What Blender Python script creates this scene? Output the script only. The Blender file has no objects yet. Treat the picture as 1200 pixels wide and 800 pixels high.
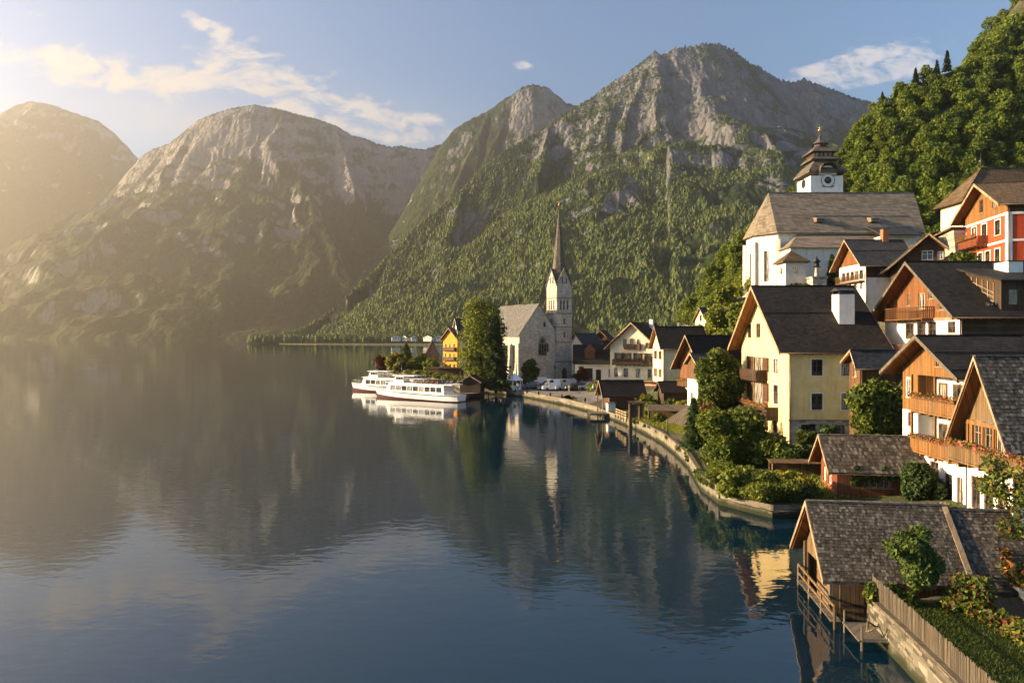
import bpy, bmesh, math, random
import numpy as np
from mathutils import Vector, Matrix, noise as mnoise
R = math.radians
sc = bpy.context.scene
COL = sc.collection
rng = random.Random(7)
CAMH = 16.0; HZ = 392.0; FPX = 800.0
def P(px, py, Y):
    return Vector(((px-600)/FPX*Y, Y, CAMH+(HZ-py)/FPX*Y))
def on_water(px, py, z=0.0):
    Y = (CAMH-z)*FPX/(py-HZ)
    return Vector(((px-600)/FPX*Y, Y, z))
# ------------------------------------------------------------------ tagging
def tag(o, label=None, cat=None, group=None, kind=None):
    if label: o['label'] = label
    if cat: o['category'] = cat
    if group: o['group'] = group
    if kind: o['kind'] = kind
    return o
def empty(name, loc=(0,0,0), rz=0.0, label=None, cat=None, group=None):
    o = bpy.data.objects.new(name, None); COL.objects.link(o)
    o.location = loc; o.rotation_euler = (0,0,rz)
    o.empty_display_size = 0.3
    return tag(o, label, cat, group)
def children(o): return list(o.children)
def copy_tree(o, parent=None):
    c = o.copy(); COL.objects.link(c)
    if parent is not None: c.parent = parent
    for ch in children(o): copy_tree(ch, c)
    return c
# ------------------------------------------------------------------ mesh builder
class MB:
    def __init__(s): s.v = []; s.f = []; s.sm = []
    def poly(s, pts, smooth=False):
        n = len(s.v); s.v += [tuple(p) for p in pts]
        s.f.append(tuple(range(n, n+len(pts)))); s.sm.append(smooth); return s
    def hexa(s, c, smooth=False):   # 8 corners: 4 bottom ccw, 4 top ccw
        n = len(s.v); s.v += [tuple(p) for p in c]
        for q in ((3,2,1,0),(4,5,6,7),(0,1,5,4),(1,2,6,5),(2,3,7,6),(3,0,4,7)):
            s.f.append(tuple(n+i for i in q)); s.sm.append(smooth)
        return s
    def box(s, x0,x1,y0,y1,z0,z1):
        return s.hexa([(x0,y0,z0),(x1,y0,z0),(x1,y1,z0),(x0,y1,z0),(x0,y0,z1),(x1,y0,z1),(x1,y1,z1),(x0,y1,z1)])
    def cbox(s, c, d): # centre, dims
        return s.box(c[0]-d[0]/2,c[0]+d[0]/2,c[1]-d[1]/2,c[1]+d[1]/2,c[2]-d[2]/2,c[2]+d[2]/2)
    def bar(s, a, b, w, h=None, up=(0,0,1)):
        a=Vector(a); b=Vector(b); h=w if h is None else h
        d=(b-a).normalized(); u=Vector(up)
        if abs(d.dot(u))>.98: u=Vector((0,1,0))
        x=d.cross(u).normalized(); y=x.cross(d).normalized()
        c=[]
        for p in (a,b):
            c += [p-x*w/2-y*h/2, p+x*w/2-y*h/2, p+x*w/2+y*h/2, p-x*w/2+y*h/2]
        return s.hexa(c)
    def tube(s, a, b, r0, r1=None, n=10, caps=True):
        a=Vector(a); b=Vector(b); r1=r0 if r1 is None else r1
        d=(b-a).normalized(); u=Vector((0,0,1)) if abs(d.z)<.9 else Vector((1,0,0))
        x=d.cross(u).normalized(); y=d.cross(x).normalized()
        k=len(s.v)
        for p,r in ((a,r0),(b,r1)):
            for i in range(n):
                t=2*math.pi*i/n; s.v.append(tuple(p+x*math.cos(t)*r+y*math.sin(t)*r))
        for i in range(n):
            j=(i+1)%n; s.f.append((k+i,k+n+i,k+n+j,k+j)); s.sm.append(True)
        if caps:
            s.f.append(tuple(k+i for i in range(n))); s.sm.append(False)
            s.f.append(tuple(k+n+i for i in reversed(range(n)))); s.sm.append(False)
        return s
    def lathe(s, prof, n=16, c=(0,0,0), smooth=True, rot=0.0):  # prof: (r,z)
        k=len(s.v); m=len(prof)
        for r,z in prof:
            for i in range(n):
                t=2*math.pi*i/n+rot; s.v.append((c[0]+math.cos(t)*r,c[1]+math.sin(t)*r,c[2]+z))
        for a in range(m-1):
            for i in range(n):
                j=(i+1)%n
                s.f.append((k+a*n+i,k+a*n+j,k+(a+1)*n+j,k+(a+1)*n+i)); s.sm.append(smooth)
        if prof[0][0]>1e-4: s.f.append(tuple(k+i for i in reversed(range(n)))); s.sm.append(False)
        if prof[-1][0]>1e-4: s.f.append(tuple(k+(m-1)*n+i for i in range(n))); s.sm.append(False)
        return s
    def prism(s, pts, off):    # planar polygon extruded by vector
        off=Vector(off); a=[Vector(p) for p in pts]; b=[p+off for p in a]; n=len(a)
        s.poly(list(reversed(a))); s.poly(b)
        for i in range(n):
            j=(i+1)%n; s.poly([a[i],a[j],b[j],b[i]])
        return s
    def blob(s, c, r, n=8, m=6, jit=.12, seed=0):
        q=random.Random(seed); pr=[]
        k=len(s.v); c=Vector(c); r=Vector(r) if hasattr(r,'__len__') else Vector((r,r,r))
        for a in range(m+1):
            ph=math.pi*a/m
            for i in range(n):
                t=2*math.pi*i/n; w=1+q.uniform(-jit,jit)
                s.v.append((c.x+r.x*w*math.sin(ph)*math.cos(t),c.y+r.y*w*math.sin(ph)*math.sin(t),c.z-r.z*math.cos(ph)*w))
        for a in range(m):
            for i in range(n):
                j=(i+1)%n; s.f.append((k+a*n+i,k+a*n+j,k+(a+1)*n+j,k+(a+1)*n+i)); s.sm.append(True)
        return s
    def mesh(s, name, mat):
        me = bpy.data.meshes.new(name); me.from_pydata(s.v, [], s.f)
        me.polygons.foreach_set('use_smooth', s.sm)
        for m in (mat if isinstance(mat,(list,tuple)) else [mat]): me.materials.append(m)
        me.update(); return me
    def build(s, name, mat, parent=None, loc=None, rz=None):
        o = bpy.data.objects.new(name, s.mesh(name, mat)); COL.objects.link(o)
        if parent is not None: o.parent = parent
        if loc is not None: o.location = loc
        if rz is not None: o.rotation_euler = (0,0,rz)
        return o
def np_mesh(name, v, f, mat, smooth=False, mi=None):
    """v (N,3) f (M,k) numpy"""
    me = bpy.data.meshes.new(name); n=len(v); m,k=f.shape
    me.vertices.add(n); me.vertices.foreach_set('co', np.ascontiguousarray(v,dtype=np.float32).ravel())
    me.loops.add(m*k); me.loops.foreach_set('vertex_index', np.ascontiguousarray(f,dtype=np.int32).ravel())
    me.polygons.add(m); me.polygons.foreach_set('loop_start', np.arange(0,m*k,k,dtype=np.int32))
    me.polygons.foreach_set('loop_total', np.full(m,k,dtype=np.int32))
    me.polygons.foreach_set('use_smooth', np.full(m,smooth,dtype=bool))
    for mm in (mat if isinstance(mat,(list,tuple)) else [mat]): me.materials.append(mm)
    if mi is not None: me.polygons.foreach_set('material_index', mi.astype(np.int32))
    me.update(calc_edges=True); return me
def link(name, me, parent=None, loc=None, rz=None):
    o=bpy.data.objects.new(name, me); COL.objects.link(o)
    if parent is not None: o.parent=parent
    if loc is not None: o.location=loc
    if rz is not None: o.rotation_euler=(0,0,rz)
    return o
# ------------------------------------------------------------------ numpy noise
def _hash(ix, iy, seed):
    h = (ix.astype(np.int64)*374761393 + iy.astype(np.int64)*668265263 + seed*1442695041) & 0xffffffff
    h = ((h ^ (h>>13))*1274126177) & 0xffffffff
    return ((h ^ (h>>16)) & 0xffff)/65535.0
def vn(x, y, seed=0):
    ix=np.floor(x); iy=np.floor(y); fx=x-ix; fy=y-iy
    fx=fx*fx*fx*(fx*(fx*6-15)+10); fy=fy*fy*fy*(fy*(fy*6-15)+10)
    a=_hash(ix,iy,seed); b=_hash(ix+1,iy,seed); c=_hash(ix,iy+1,seed); d=_hash(ix+1,iy+1,seed)
    return a+(b-a)*fx+(c-a)*fy+(a-b-c+d)*fx*fy
def fbm(x, y, o=5, seed=0, lac=2.03, g=.5):
    s=0; a=.5; 
    for i in range(o): s=s+a*vn(x,y,seed+i*17); x=x*lac+11.3; y=y*lac-7.7; a*=g
    return s
def rfbm(x, y, o=5, seed=0, g=.5):
    s=0; a=.5
    for i in range(o): s=s+a*(1-np.abs(2*vn(x,y,seed+i*17)-1)); x=x*2.03+5.1; y=y*2.03+3.7; a*=g
    return s
# ------------------------------------------------------------------ node helpers
def newmat(name):
    m=bpy.data.materials.new(name); m.use_nodes=True; nt=m.node_tree; nt.nodes.clear()
    out=nt.nodes.new('ShaderNodeOutputMaterial'); b=nt.nodes.new('ShaderNodeBsdfPrincipled')
    nt.links.new(b.outputs[0],out.inputs[0])
    return m,nt,b,out
class N:
    """tiny wrapper for node graphs"""
    def __init__(s, nt): s.nt=nt
    def add(s, t, ins=None, **kw):
        n=s.nt.nodes.new(t)
        for k,v in kw.items(): setattr(n,k,v)
        for k,v in (ins or {}).items(): s.set(n.inputs[k], v)
        return n
    def set(s, inp, v):
        if isinstance(v, bpy.types.NodeSocket): s.nt.links.new(v, inp)
        elif isinstance(v, bpy.types.Node): s.nt.links.new(v.outputs[0], inp)
        else: inp.default_value=v
    def math(s, op, a, b=None, c=None, clamp=False):
        n=s.nt.nodes.new('ShaderNodeMath'); n.operation=op; n.use_clamp=clamp
        s.set(n.inputs[0],a)
        if b is not None: s.set(n.inputs[1],b)
        if c is not None: s.set(n.inputs[2],c)
        return n.outputs[0]
    def ramp(s, f, stops, interp='LINEAR'):
        n=s.nt.nodes.new('ShaderNodeValToRGB'); s.set(n.inputs[0],f); cr=n.color_ramp; cr.interpolation=interp
        while len(cr.elements)<len(stops): cr.elements.new(.5)
        for e,(p,c) in zip(cr.elements,stops):
            e.position=p; e.color=(c if hasattr(c,'__len__') else (c,c,c))[:3]+(1,) if hasattr(c,'__len__') else (c,c,c,1)
        return n.outputs[0]
    def mix(s, f, a, b, mode='MIX'):
        n=s.nt.nodes.new('ShaderNodeMix'); n.data_type='RGBA'; n.blend_type=mode
        s.set(n.inputs[0],f)
        s.set(n.inputs[6], a+(1,) if isinstance(a,tuple) and len(a)==3 else a)
        s.set(n.inputs[7], b+(1,) if isinstance(b,tuple) and len(b)==3 else b)
        return n.outputs[2]
    def noise(s, vec, scale, detail=4, rough=.55, dist=0):
        n=s.add('ShaderNodeTexNoise', {'Scale':scale,'Detail':detail,'Roughness':rough,'Distortion':dist})
        if vec is not None: s.set(n.inputs['Vector'],vec)
        return n.outputs[0]
    def mapping(s, vec, scale=(1,1,1), loc=(0,0,0), rot=(0,0,0)):
        n=s.add('ShaderNodeMapping',{'Scale':scale,'Location':loc,'Rotation':rot}); s.set(n.inputs['Vector'],vec)
        return n.outputs[0]
    def bump(s, h, strength=.5, dist=.05):
        return s.add('ShaderNodeBump',{'Height':h,'Strength':strength,'Distance':dist}).outputs[0]
    def coord(s, which='Object'): return s.add('ShaderNodeTexCoord').outputs[which]
    def pos(s): return s.add('ShaderNodeNewGeometry').outputs['Position']
# ================================================================== render, world, sun, camera
SUN_AZ, SUN_EL = R(-87), R(15)          # azimuth from +Y towards +X
EXPO = 2.1
sc.render.engine='CYCLES'
cy=sc.cycles; cy.max_bounces=5; cy.diffuse_bounces=2; cy.glossy_bounces=3; cy.transmission_bounces=3
cy.transparent_max_bounces=8; cy.volume_bounces=0; cy.use_denoising=True; cy.caustics_reflective=False; cy.caustics_refractive=False
cy.use_adaptive_sampling=True; cy.adaptive_threshold=.02; cy.sample_clamp_indirect=6
sc.view_settings.view_transform='Standard'; sc.view_settings.look='None'; sc.view_settings.gamma=1; sc.view_settings.use_curve_mapping=False
sc.view_settings.exposure=EXPO
cam=bpy.data.cameras.new('camera'); co=bpy.data.objects.new('camera',cam); COL.objects.link(co); sc.camera=co
co.location=(0,0,CAMH); co.rotation_euler=(R(90),0,0); cam.sensor_width=36; cam.lens=24; cam.shift_y=-8/1200.; cam.clip_start=.1; cam.clip_end=30000
S=Vector((math.sin(SUN_AZ)*math.cos(SUN_EL), math.cos(SUN_AZ)*math.cos(SUN_EL), math.sin(SUN_EL)))
sl=bpy.data.lights.new('sun','SUN'); sl.energy=5; sl.angle=R(.5); sl.color=(1,.75,.44)
so=bpy.data.objects.new('sun',sl); COL.objects.link(so); so.rotation_euler=S.to_track_quat('Z','Y').to_euler()
w=bpy.data.worlds.new('World'); sc.world=w; w.use_nodes=True; nt=w.node_tree; nt.nodes.clear(); n=N(nt)
sky=n.add('ShaderNodeTexSky',sky_type='NISHITA'); sky.sun_disc=False; sky.sun_elevation=SUN_EL; sky.sun_rotation=SUN_AZ
sky.air_density=1.1; sky.dust_density=.05; sky.ozone_density=4.0; sky.altitude=500
dirv=n.coord('Generated'); sep=n.add('ShaderNodeSeparateXYZ',{0:dirv})
yy=n.math('MAXIMUM',sep.outputs[1],.05)
u=n.math('DIVIDE',sep.outputs[0],yy); v=n.math('DIVIDE',sep.outputs[2],yy)
front=n.math('GREATER_THAN',sep.outputs[1],.05)
def gauss(cu,cv,ang,lu,lv):   # oriented soft patch of cloud in direction space
    du=n.math('SUBTRACT',u,cu); dv=n.math('SUBTRACT',v,cv)
    a=n.math('ADD',n.math('MULTIPLY',du,math.cos(ang)),n.math('MULTIPLY',dv,math.sin(ang)))
    b=n.math('SUBTRACT',n.math('MULTIPLY',dv,math.cos(ang)),n.math('MULTIPLY',du,math.sin(ang)))
    q=n.math('ADD',n.math('POWER',n.math('DIVIDE',n.math('ABSOLUTE',a),lu),2.0),n.math('POWER',n.math('DIVIDE',n.math('ABSOLUTE',b),lv),2.0))
    return n.math('EXPONENT',n.math('MULTIPLY',q,-1.0))
def cl(px,py,ang,lx,ly): return gauss((px-600)/FPX,(HZ-py)/FPX,ang,lx/FPX,ly/FPX)
m=cl(60,75,R(-14),120,34)
for a in ((190,92,R(-6),110,30),(330,92,R(-30),120,36),(430,140,R(-10),110,24),(490,150,R(-4),60,20),(985,84,R(10),70,20),(1045,74,R(10),60,20),(1015,80,R(10),90,24),(614,77,R(0),20,7),(240,28,R(-25),35,10),(40,16,R(-10),20,7)):
    m=n.math('ADD',m,cl(*a))
uv=n.add('ShaderNodeCombineXYZ',{0:u,1:v})
mp=n.mapping(uv,(1,1.9,1),(0,0,0),(0,0,R(24)))
c1=n.noise(mp,12,10,.70,.6); c2=n.noise(n.mapping(uv,(1,2.2,1),(3,1,0),(0,0,R(-30))),26,6,.6,.2)
cm=n.math('ADD',n.math('MULTIPLY',c1,.72),n.math('MULTIPLY',c2,.28))
dens=n.math('MULTIPLY_ADD',n.math('MINIMUM',m,1.15),.47,n.math('SUBTRACT',n.math('MULTIPLY_ADD',n.math('SUBTRACT',cm,.5),2.0,.5),.80))
cmask=n.ramp(dens,[(0.0,0.0),(.34,1.0)],'EASE')
veil=n.math('MULTIPLY',cl(260,150,R(-6),340,50),n.ramp(n.noise(n.mapping(uv,(1,2.4,1),(0,5,0)),5,5,.6),[(.3,.12),(.7,.5)]))
cmask=n.math('MAXIMUM',cmask,veil)
cmask=n.math('MULTIPLY',n.math('MULTIPLY',cmask,front),.9)
# cloud colour: sunlit white, warmer towards the sun
warm=n.ramp(n.math('MULTIPLY_ADD',u,-.6,.5),[(0.1,(4.6,4.3,4.4)),(1.0,(4.7,4.0,3.3))])
skyc=n.mix(cmask,sky.outputs[0],warm)
bg=n.add('ShaderNodeBackground',{0:skyc,1:.055}); wo=n.add('ShaderNodeOutputWorld',{0:bg.outputs[0]})
# ================================================================== haze
hz_m=bpy.data.materials.new('haze_air'); hz_m.use_nodes=True; nt=hz_m.node_tree; nt.nodes.clear(); n=N(nt)
pv=n.add('ShaderNodeVolumePrincipled',{'Color':(1,.92,.79,1),'Density':.00015,'Anisotropy':.75})
ou=n.add('ShaderNodeOutputMaterial'); nt.links.new(pv.outputs[0],ou.inputs['Volume'])
tag(MB().box(-3560,2600,-300,5600,-40,1580).build('haze',hz_m),kind='stuff')
# ================================================================== terrain materials
def mountain_mat(name, rock_bias=0.0, xb=0.0, fine=1.0, forest=(.034,.052,.018), rock=(.34,.32,.31)):
    return _mm(name,rock_bias,fine,forest,rock,xb)
def _mm(name, rock_bias, fine, forest, rock, xb):
    m,nt,b,out=newmat(name); n=N(nt); p=n.pos(); 
    geo=n.add('ShaderNodeNewGeometry'); nz=n.add('ShaderNodeSeparateXYZ',{0:geo.outputs['Normal']}).outputs[2]
    pz=n.add('ShaderNodeSeparateXYZ',{0:p}).outputs[2]
    big=n.noise(n.mapping(p,(1,1,.55)),.0055*fine,7,.66,.6); det=n.noise(n.mapping(p,(1,1,.3)),.03*fine,6,.68,.4)
    f=n.math('ADD',n.math('MULTIPLY',big,.9),n.math('MULTIPLY',det,.6))
    f=n.math('ADD',f,n.math('MULTIPLY',nz,-.55)); f=n.math('ADD',f,n.math('MULTIPLY',pz,.00022))
    f=n.math('ADD',f,rock_bias)
    if xb: f=n.math('ADD',f,n.math('MULTIPLY',n.math('DIVIDE',n.math('SUBTRACT',n.add('ShaderNodeSeparateXYZ',{0:p}).outputs[0],-100.0),700.0,clamp=True),xb))
    mask=n.ramp(f,[(.47,0.0),(.56,1.0)])
    streak=n.noise(n.mapping(p,(1,1,.12)),.05*fine,6,.7,.3); fine_n=n.noise(n.mapping(p,(1,1,2.5)),.06*fine,5,.7)
    rk=n.mix(n.ramp(streak,[(.3,0.0),(.7,1.0)]),tuple(c*.34 for c in rock),rock)
    rk=n.mix(n.math('MULTIPLY',n.ramp(fine_n,[(.4,0.0),(.65,1.0)]),.5),rk,tuple(c*.55 for c in rock))
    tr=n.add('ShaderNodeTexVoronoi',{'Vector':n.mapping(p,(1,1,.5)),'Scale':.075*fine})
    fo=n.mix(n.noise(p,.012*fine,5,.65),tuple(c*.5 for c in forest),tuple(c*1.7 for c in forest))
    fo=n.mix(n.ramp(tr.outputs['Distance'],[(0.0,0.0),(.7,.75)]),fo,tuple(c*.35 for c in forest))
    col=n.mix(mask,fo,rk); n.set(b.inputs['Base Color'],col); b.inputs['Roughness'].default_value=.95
    b.inputs['Specular IOR Level'].default_value=.1
    h=n.math('ADD',n.math('MULTIPLY',tr.outputs['Distance'],-10.0),n.math('MULTIPLY',det,22.0))
    n.set(b.inputs['Normal'],n.bump(h,.9,1.0))
    return m
def densify(pts, step):
    out=[]
    for a,b in zip(pts[:-1],pts[1:]):
        k=max(1,int((b-a).length/step))
        for i in range(k): out.append(a.lerp(b,i/k))
    out.append(pts[-1]); return out
def smooth_pts(sky, k=3):
    pts=[P(*s) for s in sky]
    return pts
def ridge_field(X,Y,ridges,prof,gl,ga,seed):
    """max of cones along ridge lines, cut by gullies that run down the slope"""
    best=np.full(X.shape,-1e9); T=np.zeros(X.shape); D=np.zeros(X.shape); t0=0
    for ri,pts in enumerate(ridges):
        pts=densify(pts,14); t=t0
        for i,p in enumerate(pts):
            if i: t+=(p-pts[i-1]).xy.length
            d=np.sqrt((X-p.x)**2+(Y-p.y)**2); h=p.z-prof(d)
            mk=h>best; best[mk]=h[mk]; T[mk]=t; D[mk]=d[mk]
        t0=t+977
    wob=(fbm(X/260,Y/260,4,seed+5)-.5)*gl*1.6
    g=rfbm((T+wob)/gl,D/(gl*6)+seed,3,seed,.5)
    g2=rfbm(X/ (gl*2.6)+wob/gl*.3,Y/(gl*2.6),5,seed+3,.55)
    amp=np.clip(D/220,0.0,1)
    fade=np.clip(best/160,0.15,1)
    h=best-(amp*ga*(1.35-1.7*g)+amp*ga*.8*(1-1.2*g2))*fade
    dk=np.clip(D/60,.12,1)
    h=h+(rfbm(X/85+g,Y/85,4,seed+21,.55)-.62)*22*dk
    st=95.0; hw=h+(fbm(X/180,Y/180,3,seed+31)-.5)*90; fr=(hw/st)-np.floor(hw/st); stp=np.clip((fr-.30)/.4,0,1); stp=stp*stp*(3-2*stp)
    h=h+(stp-fr)*st*.14*dk*np.clip((best-60)/150,0,1)
    fineb=(fbm(X/30,Y/30,4,seed+9)-.5)
    return h+fineb*12*np.clip(D/40,.2,1)
def grid_terrain(name, x0,x1,y0,y1,res,fn,mat,zmin=-15):
    xs=np.arange(x0,x1+res,res); ys=np.arange(y0,y1+res,res); X,Y=np.meshgrid(xs,ys); Z=fn(X,Y)
    v=np.stack([X,Y,np.maximum(Z,zmin)],-1).reshape(-1,3); ny,nx=X.shape
    idx=np.arange(ny*nx).reshape(ny,nx)
    f=np.stack([idx[:-1,:-1],idx[:-1,1:],idx[1:,1:],idx[1:,:-1]],-1).reshape(-1,4)
    keep=(v[f][:,:,2]>zmin+.01).any(1); f=f[keep]
    me=np_mesh(name,v,f,mat,True); o=link(name,me); return tag(o,kind='structure'), (X,Y,Z)
# far left mountain
R1=[P(*s) for s in ((-260,190,4300),(-120,150,4300),(-40,140,4300),(0,133,4300),(18,123,4300),(36,118,4300),(60,122,4300),(85,131,4300),(115,141,4300),(135,156,4300),(155,178,4300),(185,230,4400),(215,300,4500))]
grid_terrain('mountain_far',-3540,-1700,2700,5300,17,lambda X,Y: ridge_field(X,Y,[R1],lambda d:d*.85,170,95,3),mountain_mat('far_rock',-.2,0.0,.6))
# big left-centre mountain
R2=[P(*s) for s in ((-150,395,3000),(-60,375,3100),(0,345,3200),(60,300,3350),(110,245,3500),(150,200,3600),(168,180,3600),(182,172,3600),(200,166,3600),(216,153,3600),(232,140,3600),(252,131,3600),(272,125,3600),(300,121,3600),(322,125,3600),(345,131,3600),(372,138,3600),(395,146,3600),(412,157,3600),(428,160,3600),(442,166,3600),(458,170,3600),(470,169,3600),(484,172,3600),(500,173,3600),(522,166,3650))]
R2b=[P(235,140,3600),P(190,260,3250),P(130,372,2900)]
R2c=[P(395,146,3600),P(420,235,3200),P(400,330,2700)]
R2d=[P(300,121,3600),P(315,200,3350),P(300,300,3000)]
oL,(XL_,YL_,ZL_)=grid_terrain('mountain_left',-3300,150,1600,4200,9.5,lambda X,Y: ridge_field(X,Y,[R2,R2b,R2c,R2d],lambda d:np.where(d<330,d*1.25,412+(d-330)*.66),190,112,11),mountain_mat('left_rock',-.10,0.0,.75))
# rear peak
R3=[P(*s) for s in ((515,172,3100),(522,163,3050),(532,150,3050),(545,141,3050),(575,126,3050),(592,113,3050),(602,108,3050),(612,99,3050),(624,96,3050),(640,99,3050),(650,107,3050),(662,117,3050),(680,123,3050),(720,150,3050),(780,190,3050))]
R3b=[P(575,126,3050),P(545,190,2880),P(525,235,2750)]
oR,(XR_,YR_,ZR_)=grid_terrain('mountain_rear',-1000,900,2000,3600,9.5,lambda X,Y: ridge_field(X,Y,[R3,R3b],lambda d:d*1.7,150,62,23),mountain_mat('rear_rock',-.22,0.0,.8,(.034,.052,.018),(.25,.245,.24)))
# pale scree chute between the left and the rear mountain
def gsample(X,Y,Z,x,y):
    i=int((x-X[0,0])/9.5); j=int((y-Y[0,0])/9.5)
    if i<0 or j<0 or i>=X.shape[1]-1 or j>=X.shape[0]-1: return -50
    return float(Z[j,i])
def march(px,py):
    for y in np.arange(1900,3700,6.0):
        x=(px-600)/FPX*y; zr_=CAMH+(HZ-py)/FPX*y; z=max(gsample(XL_,YL_,ZL_,x,y),gsample(XR_,YR_,ZR_,x,y))
        if z>=zr_: return Vector((x,y,z))
    return None
scp=[march(*p) for p in ((500,192),(495,205),(491,218),(483,230),(478,244),(475,256),(472,268),(464,280),(457,292),(450,303),(444,312))]; scp=[p for p in scp if p]
def top_(x,y): return max(gsample(XL_,YL_,ZL_,x,y),gsample(XR_,YR_,ZR_,x,y))
mb=MB(); wd=[5,7,9,11,11,13,15,19,25,32,38]; prev=None
for i in range(len(scp)-1):
    for j in range(6):
        p=scp[i].lerp(scp[i+1],j/6); w_=(wd[i]+(wd[i+1]-wd[i])*j/6)*(.8+.4*rng.random()); row=[]
        for k in range(-2,3):
            x=p.x+w_*k/2+rng.uniform(-2,2); y=p.y-4; row.append((x,y,top_(x,y)+(5 if abs(k)<2 else 1)))
        if prev:
            for k in range(4): mb.poly([prev[k],prev[k+1],row[k+1],row[k]],True)
        prev=row
scm,nt,b,out=newmat('scree'); n=N(nt); n.set(b.inputs['Base Color'],n.mix(n.noise(n.pos(),.03,5,.7),(.22,.21,.2),(.55,.53,.5))); b.inputs['Roughness'].default_value=.95
tag(mb.build('scree',scm),kind='structure')
# main mountain
R4=[P(*s) for s in ((310,398,1500),(345,388,1570),(375,375,1640),(405,350,1720),(430,325,1770),(455,300,1810),(480,273,1840),(500,255,1860),(522,238,1880),(545,217,1900),(565,197,1920),(585,180,1940),(602,169,1950),(625,156,1965),(645,143,1980),(662,131,1990),(680,122,2000),(702,107,2010),(720,94,2020),(740,80,2030),(756,68,2040),(768,59,2050),(778,62,2050),(792,54,2060),(808,52,2070),(822,50,2080),(842,50,2090),(858,58,2090),(872,70,2090),(892,80,2090),(912,90,2090),(930,94,2090),(942,90,2100),(955,95,2100),(975,103,2100),(1000,112,2100),(1025,119,2100),(1060,135,2100),(1150,170,2100))]
R4s=[[P(645,143,1980),P(628,215,1760),P(600,300,1500),P(575,370,1300)],
     [P(770,62,2050),P(730,150,1820),P(690,250,1560),P(655,350,1320)],
     [P(545,217,1900),P(520,290,1680),P(490,365,1450)],
     [P(842,50,2090),P(850,150,1850),P(815,240,1620),P(780,340,1380)],
     [P(942,90,2100),P(930,170,1850),P(905,260,1600)]]
def f4(X,Y): return ridge_field(X,Y,[R4]+R4s,lambda d:np.where(d<260,d*1.12,291+(d-260)*.74),140,92,31)
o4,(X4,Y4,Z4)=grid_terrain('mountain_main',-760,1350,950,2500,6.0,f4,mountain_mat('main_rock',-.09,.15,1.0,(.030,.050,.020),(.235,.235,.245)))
# conifers on the main mountain: a mass nobody could count
def forest_mesh(name, px, py, pz, hh, seed, mats):
    q=np.random.default_rng(seed); k=len(px); n=6
    ang=np.arange(n)*2*np.pi/n
    ring=[]; tiers=[(0.10,.30),(.42,.23),(.45,.26),(.75,.10)]
    a=ang[None,:]+q.uniform(0,6,(k,1))
    for (tz,tr) in ((.08,.27),(.52,.24)):
        jr=1+q.uniform(-.35,.35,(k,n))
        ring.append(np.stack([px[:,None]+np.cos(a)*hh[:,None]*tr*jr,py[:,None]+np.sin(a)*hh[:,None]*tr*jr,pz[:,None]+hh[:,None]*tz+hh[:,None]*q.uniform(-.06,.06,(k,n))],-1))
    apex=np.stack([px,py,pz+hh],-1)[:,None,:]
    v=np.concatenate(ring+[apex],1)        # k,(13),3
    f=[]
    for i in range(n):
        j=(i+1)%n; f+= [(i,j,n+j),(i,n+j,n+i),(n+i,n+j,2*n)]
    f=np.array(f); F=(f[None]+ (np.arange(k)*(2*n+1))[:,None,None]).reshape(-1,3)
    mi=np.repeat(q.integers(0,len(mats),k),len(f))
    return np_mesh(name,v.reshape(-1,3),F,mats,False,mi)
def foliage_flat(name,c,v=.35):
    m,nt,b,out=newmat(name); n=N(nt); p=n.pos()
    col=n.mix(n.noise(p,.02,3,.6),tuple(x*(1-v) for x in c),tuple(x*(1+v) for x in c)); n.set(b.inputs['Base Color'],col)
    b.inputs['Roughness'].default_value=.9; b.inputs['Specular IOR Level'].default_value=.1; return m
FM=[foliage_flat('fir_green',(.044,.068,.028)),foliage_flat('beech_green',(.085,.105,.032)),foliage_flat('pine_green',(.062,.085,.030)),foliage_flat('larch_green',(.10,.115,.036))]
q=np.random.default_rng(5)
gx=q.uniform(-740,1100,700000); gy=q.uniform(960,2150,700000)
ix=((gx+760)/6).astype(int); iy=((gy-950)/6).astype(int)
ok=(ix>1)&(iy>1)&(ix<Z4.shape[1]-2)&(iy<Z4.shape[0]-2); gx,gy,ix,iy=gx[ok],gy[ok],ix[ok],iy[ok]
gz=Z4[iy,ix]; slope=np.hypot(Z4[iy,ix+1]-Z4[iy,ix-1],Z4[iy+1,ix]-Z4[iy-1,ix])/12
dn=(fbm(gx/120,gy/120,4,77)-.47)*1.25+.47+(fbm(gx/28,gy/28,3,78)-.5)*.5
ok=(gz>3)&(dn+q.uniform(-.07,.07,len(gz))>.17+.27*np.clip((gx-20)/500,0,1)+.12*np.clip((gz-420)/500,0,1)+.05*np.clip(slope-1.1,0,2))&(gy<2060+gx*.12)
gx,gy,gz=gx[ok],gy[ok],gz[ok]
if len(gx)>250000: sel=q.permutation(len(gx))[:250000]; gx,gy,gz=gx[sel],gy[sel],gz[sel]
hh=q.uniform(5,11.5,len(gx))*np.where(q.random(len(gx))<.1,1.5,1)*np.clip(1.1-gz/1500,.5,1)
tag(link('forest',forest_mesh('forest',gx,gy,gz-1.5,hh,3,FM)),kind='stuff')
print('FOREST',len(gx))
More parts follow.
